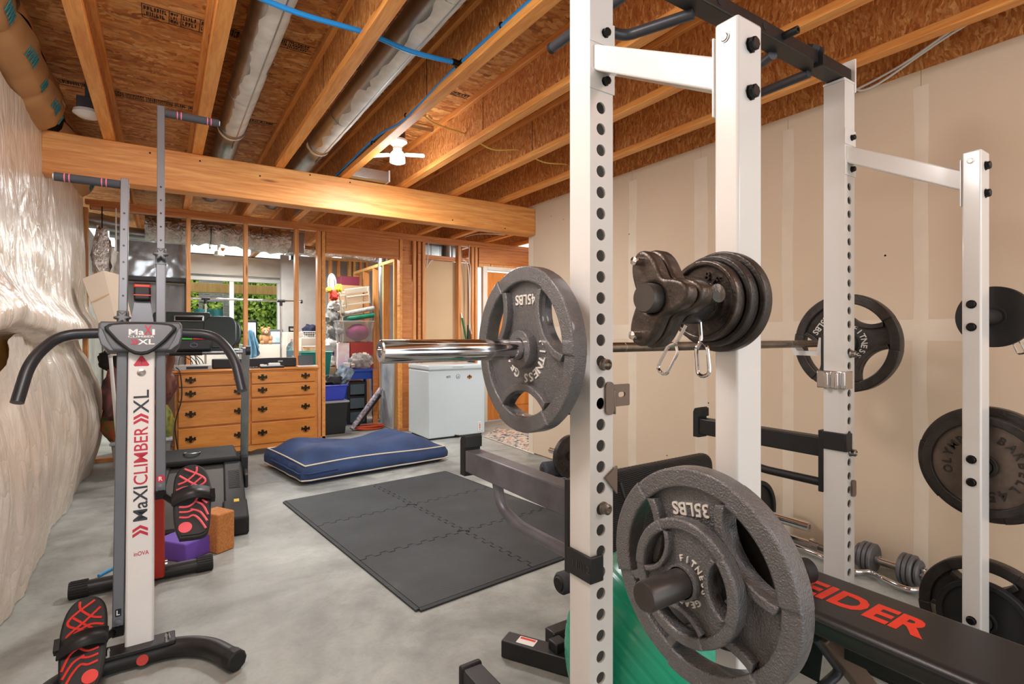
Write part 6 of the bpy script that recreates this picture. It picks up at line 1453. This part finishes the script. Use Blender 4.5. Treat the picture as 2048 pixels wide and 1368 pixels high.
# wrapping roll, screen frame, duct, cord
m_wrap = mat('patterned_wrap', (206, 196, 206), .6, col2=(64, 52, 66), vs=34)
a_, b2 = P(703, 858, z=.03), P(762, 777, Y=6.72)
wrp = thing('wrapping_roll', 'patterned wrapping paper roll leaning on the screen frame', 'paper roll', a_)
obj('roll', rod(a_, b2, .03, 18), m_wrap, wrp); dd = (b2-a_).normalized(); obj('core', rod(b2, b2+dd*.004, .018, 14), m_card, wrp)
rod2 = thing('black_roll', 'black roll lying behind the patterned wrapping roll', 'roll', a_)
sh = Vector((.05, .04, -.01)); obj('roll', rod(a_+sh+Vector((0, 0, .012)), b2+sh-dd*.10, .032, 18), m_black, rod2); obj('end_band', rod(a_+sh+dd*.02+Vector((0, 0, .012)), a_+sh+dd*.05+Vector((0, 0, .012)), .0335, 18), m_rubber, rod2)
m_scrn = mat('window_screen_mesh', (176, 180, 182), .5, col2=(120, 128, 138), vs=3)
sf = thing('screen_frame', 'framed grey window screen leaning in the doorway', 'window screen', (2.34, 6.4, 0))
Ms = frame((P(785, 868, Y=6.36).x, 6.36, .0), (-.02, 1, 0), (.02, 0, 1)); ws, hs = .44, .93
obj('frame', xf(shape([rrect(0, ws, 0, hs, .003), rrect(.025, ws-.025, .025, hs-.025, .002)], .02, .002), Ms), m_silver, sf); obj('mesh_panel', xf(tr(shape([rrect(.024, ws-.024, .024, hs-.024, .001)], .004), 0, 0, .008), Ms), m_scrn, sf)
xq = P(767, 600, Y=7.15).x
vd = thing('vertical_duct', 'vertical silver duct standing between the closet studs', 'duct', (xq, 7.15, 0))
obj('pipe', tube(spline([(xq+.04, 7.15, .0), (xq+.035, 7.15, .5), (xq+.02, 7.15, 1.0), (xq, 7.15, 1.6), (xq-.01, 7.15, 2.1), (xq-.01, 7.15, 2.45)], 5), .066, 24), m_zinc, vd)
for z_ in (1.92, 1.3): obj('band', rod((xq-.002, 7.15, z_), (xq-.002, 7.15, z_+.012), .069, 24), m_bolt if z_ > 1.5 else m_zinc, vd)
m_cord = mat('orange_cord', (206, 82, 40), .5, var=.05)
q = P(738, 858, z=0.012)
pts = []
for k in range(90):
    t = k/90*2*pi*6; pts.append((q.x+.02+(.17+.02*sin(k*.7))*cos(t), q.y+.05+(.085+.02*cos(k*.5))*sin(t), .008+.007*(k/15)))
tag(obj('extension_cord', tube(pts, .0065, 8), m_cord), 'coil of orange extension cord on the floor below the blue table', 'cord')
tag(obj('plank_board', box(P(746, 800, Y=6.97).x, P(757, 800, Y=6.97).x-.01, 6.965, 6.985, 0, tz), m_hdr), 'brown plywood board standing behind the screen frame', 'board')

# ================================================================== LEFT REAR, behind the climber
Yk = 6.55
g = pb(232, 484, 372, 555, Yk, .04)
m_art = mat('wrapped_picture', (150, 132, 118), .12, col2=(52, 46, 44), vs=5, coat=.6)
wp = thing('wrapped_panel', 'dark framed panel wrapped in shiny clear plastic behind the studs', 'panel', ((g[0]+g[1])/2, Yk, g[4]))
obj('panel', box(g[0], g[1], Yk, Yk+.03, g[4], g[5]), m_art, wp, bevel=.004); obj('wrapping', grid(30, 14, lambda u, v: (g[0]-.01+(g[1]-g[0]+.02)*u, Yk-.012-.014*noise.noise((u*9, v*5, 3)), g[4]-.01+(g[5]-g[4]+.02)*v)), m_clear, wp, smooth=70)
zsh = P(300, 559, Y=Yk).z
sr = thing('wall_shelf', 'black steel shelf bar under the wrapped panel', 'shelf', ((g[0]+g[1])/2, Yk, zsh))
xs1 = P(376, 559, Y=Yk).x
obj('shelf_board', box(g[0]-.03, xs1, Yk-.10, Yk+.12, zsh-.02, zsh+.022), m_black, sr, bevel=.003)
for x in (g[0]-.02, xs1-.03): obj('shelf_post', box(x, x+.03, Yk+.07, Yk+.10, 0, zsh-.021), m_black, sr)
for k in range(3): obj('slot', box(g[0]-.031, g[0]-.0301, Yk-.08+.05*k, Yk-.06+.05*k, zsh-.01, zsh+.01), m_silver, sr)
m_gpan = mat('grey_striped_panel', (186, 182, 176), .5, col2=(140, 138, 138), vs=3)
g2 = pb(246, 566, 376, 640, 6.75, .08)
gp_ = thing('mattress_carton', 'pale grey wrapped carton standing below the black shelf', 'carton', ((g2[0]+g2[1])/2, 6.75, 0))
obj('carton', box(g2[0], g2[1], 6.72, 6.80, 0, g2[5]), m_gpan, gp_, bevel=.01); obj('wrapping', grid(26, 18, lambda u, v: (g2[0]+(g2[1]-g2[0])*u, 6.712-.012*abs(noise.noise((u*8, v*6, 8))), .01+(g2[5]-.01)*v)), m_clear, gp_, smooth=70)
# leaning tan carton near the plastic
A_, B_, C_, D_ = P(163, 557, Y=5.25), P(207, 540, Y=5.32), P(246, 700, Y=5.32), P(222, 715, Y=5.22)
lc_ = thing('leaning_carton', 'long pale carton leaning on the plastic sheet', 'carton', (A_.x, 5.3, 0))
dpt = Vector((.10, .34, .0)); dn = (C_-B_).normalized(); kf = (C_.z-1.03)/-dn.z; C2 = C_+dn*kf; dn2 = (D_-A_).normalized(); D2 = D_+dn2*((D_.z-1.03)/-dn2.z)
Q = [A_, B_, C2, D2]; v = [tuple(p) for p in Q]+[tuple(p+dpt) for p in Q]
obj('carton', (v, [(0, 1, 2, 3), (7, 6, 5, 4), (0, 4, 5, 1), (1, 5, 6, 2), (2, 6, 7, 3), (3, 7, 4, 0)]), mat('pale_carton', (204, 184, 162), .75, var=.03), lc_, bevel=.005)
mp_ = (A_+B_)/2
obj('tape_strip', ([tuple(A_.lerp(D2, .30)+Vector((0, -.002, 0))), tuple(B_.lerp(C2, .27)+Vector((0, -.002, 0))), tuple(B_.lerp(C2, .285)+Vector((0, -.002, 0))), tuple(A_.lerp(D2, .315)+Vector((0, -.002, 0)))], [(0, 1, 2, 3)]), m_card, lc_)
pw = thing('paper_bag', 'white crumpled paper hanging above the leaning carton', 'paper', P(230, 520, Y=6.2))
obj('sheet', grid(10, 20, lambda u, v: (P(222+24*u, 500, Y=6.1).x+.02*noise.noise((u*3, v*4, 1)), 6.1-.03*sin(u*7+v*3), P(230, 502+50*v, Y=6.1).z)), m_wbox, pw, smooth=70, solid=.004); obj('tie', rod(P(232, 502, Y=6.12), (P(232, 502, Y=6.12).x, 6.12, 2.37), .006, 6), m_wcab, pw)
sb_ = thing('foil_bag', 'crumpled silver bag hanging behind the plastic sheet', 'bag', P(205, 520, Y=6.1)); q = P(204, 512, Y=6.12)
obj('bag', blob((q.x, 6.12, q.z), (.07, .04, .26), 4, .4, 4), m_foil, sb_, smooth=70); obj('cord', rod((q.x, 6.12, q.z+.2), (q.x, 6.12, 2.37), .005, 6), m_bolt, sb_)
# pole, bins and bags between the plastic and the treadmill
a_, b2 = P(243, 965, z=.01), P(221, 715, Y=5.15)
wpo = thing('white_pole', 'white pole leaning behind the stepper', 'pole', a_); obj('shaft', rod(a_, b2, .013, 12), m_porc, wpo); obj('cap', rod(b2, b2+(b2-a_).normalized()*.02, .015, 12), m_silver, wpo)
def bin_(label, px0, py0, px1, Y, dep, z0, m, hh=None):
    g = pb(px0, py0, px1, py0+50, Y, dep); return tote(label, (g[0], g[1], Y, Y+dep, z0, g[5]), m, z0=z0+.001, z1=g[5], ml=m_gylid), g[5]
_, zb1 = bin_('clear storage bin on the floor behind the stepper', 222, 882, 342, 5.45, .40, .0, m_milk)
m_bag1 = mat('floral_bag', (176, 66, 44), .7, col2=(74, 108, 52), vs=16); m_bag2 = mat('dark_bag', (52, 44, 46), .6, col2=(120, 60, 56), vs=12); m_bag3 = mat('olive_bag', (150, 140, 60), .7, col2=(88, 106, 44), vs=18)
def heap2(px, py, Y, s, m, label, seed, nm='shopping_bag', cat='bag'):
    q = P(px, py, Y=Y); tag(obj(nm, blob((q.x, Y, q.z), s, seed, .3, 2.4), m, smooth=70), label, cat); return q
heap2(240, 845, 5.65, (.13, .14, .20), m_bag1, 'red and green floral bag on the clear bin', 1)
heap2(332, 850, 5.65, (.06, .14, .17), m_bag3, 'olive patterned bag right of the stepper mast', 2)
heap2(290, 855, 5.68, (.12, .12, .15), m_bag1, 'red patterned bag behind the stepper mast', 3)
heap2(252, 775, 5.7, (.14, .12, .16), m_bag2, 'dark striped bag on top of the floral bag', 4)
heap2(318, 775, 5.7, (.13, .12, .17), m_bag2, 'dark bag stacked behind the right stepper rail', 5)
heap2(226, 790, 5.55, (.07, .10, .22), m_bag2, 'dark bag squeezed between the plastic sheet and the white pole', 7)
heap2(226, 720, 5.62, (.10, .1, .10), m_rubber, 'black bundle above the dark bag by the plastic sheet', 8, 'bundle', 'bundle')
heap2(262, 725, 5.75, (.13, .1, .10), m_rubber, 'black bundle under the stepper head', 6, 'bundle', 'bundle')
m_brn = mat('brown_film', (150, 104, 88), .15, trans=.45, ior=1.15, var=0)
q = P(338, 748, Y=5.1); tag(obj('plastic_film', grid(8, 14, lambda u, v: (P(330+18*u*(1-.4*v), 720, Y=5.1).x+.01*sin(v*9), 5.1+.02*sin(u*5+v*4), P(338, 706+84*v, Y=5.1).z)), m_brn, smooth=70, solid=.003), 'brown translucent film hanging from the treadmill console', 'film')
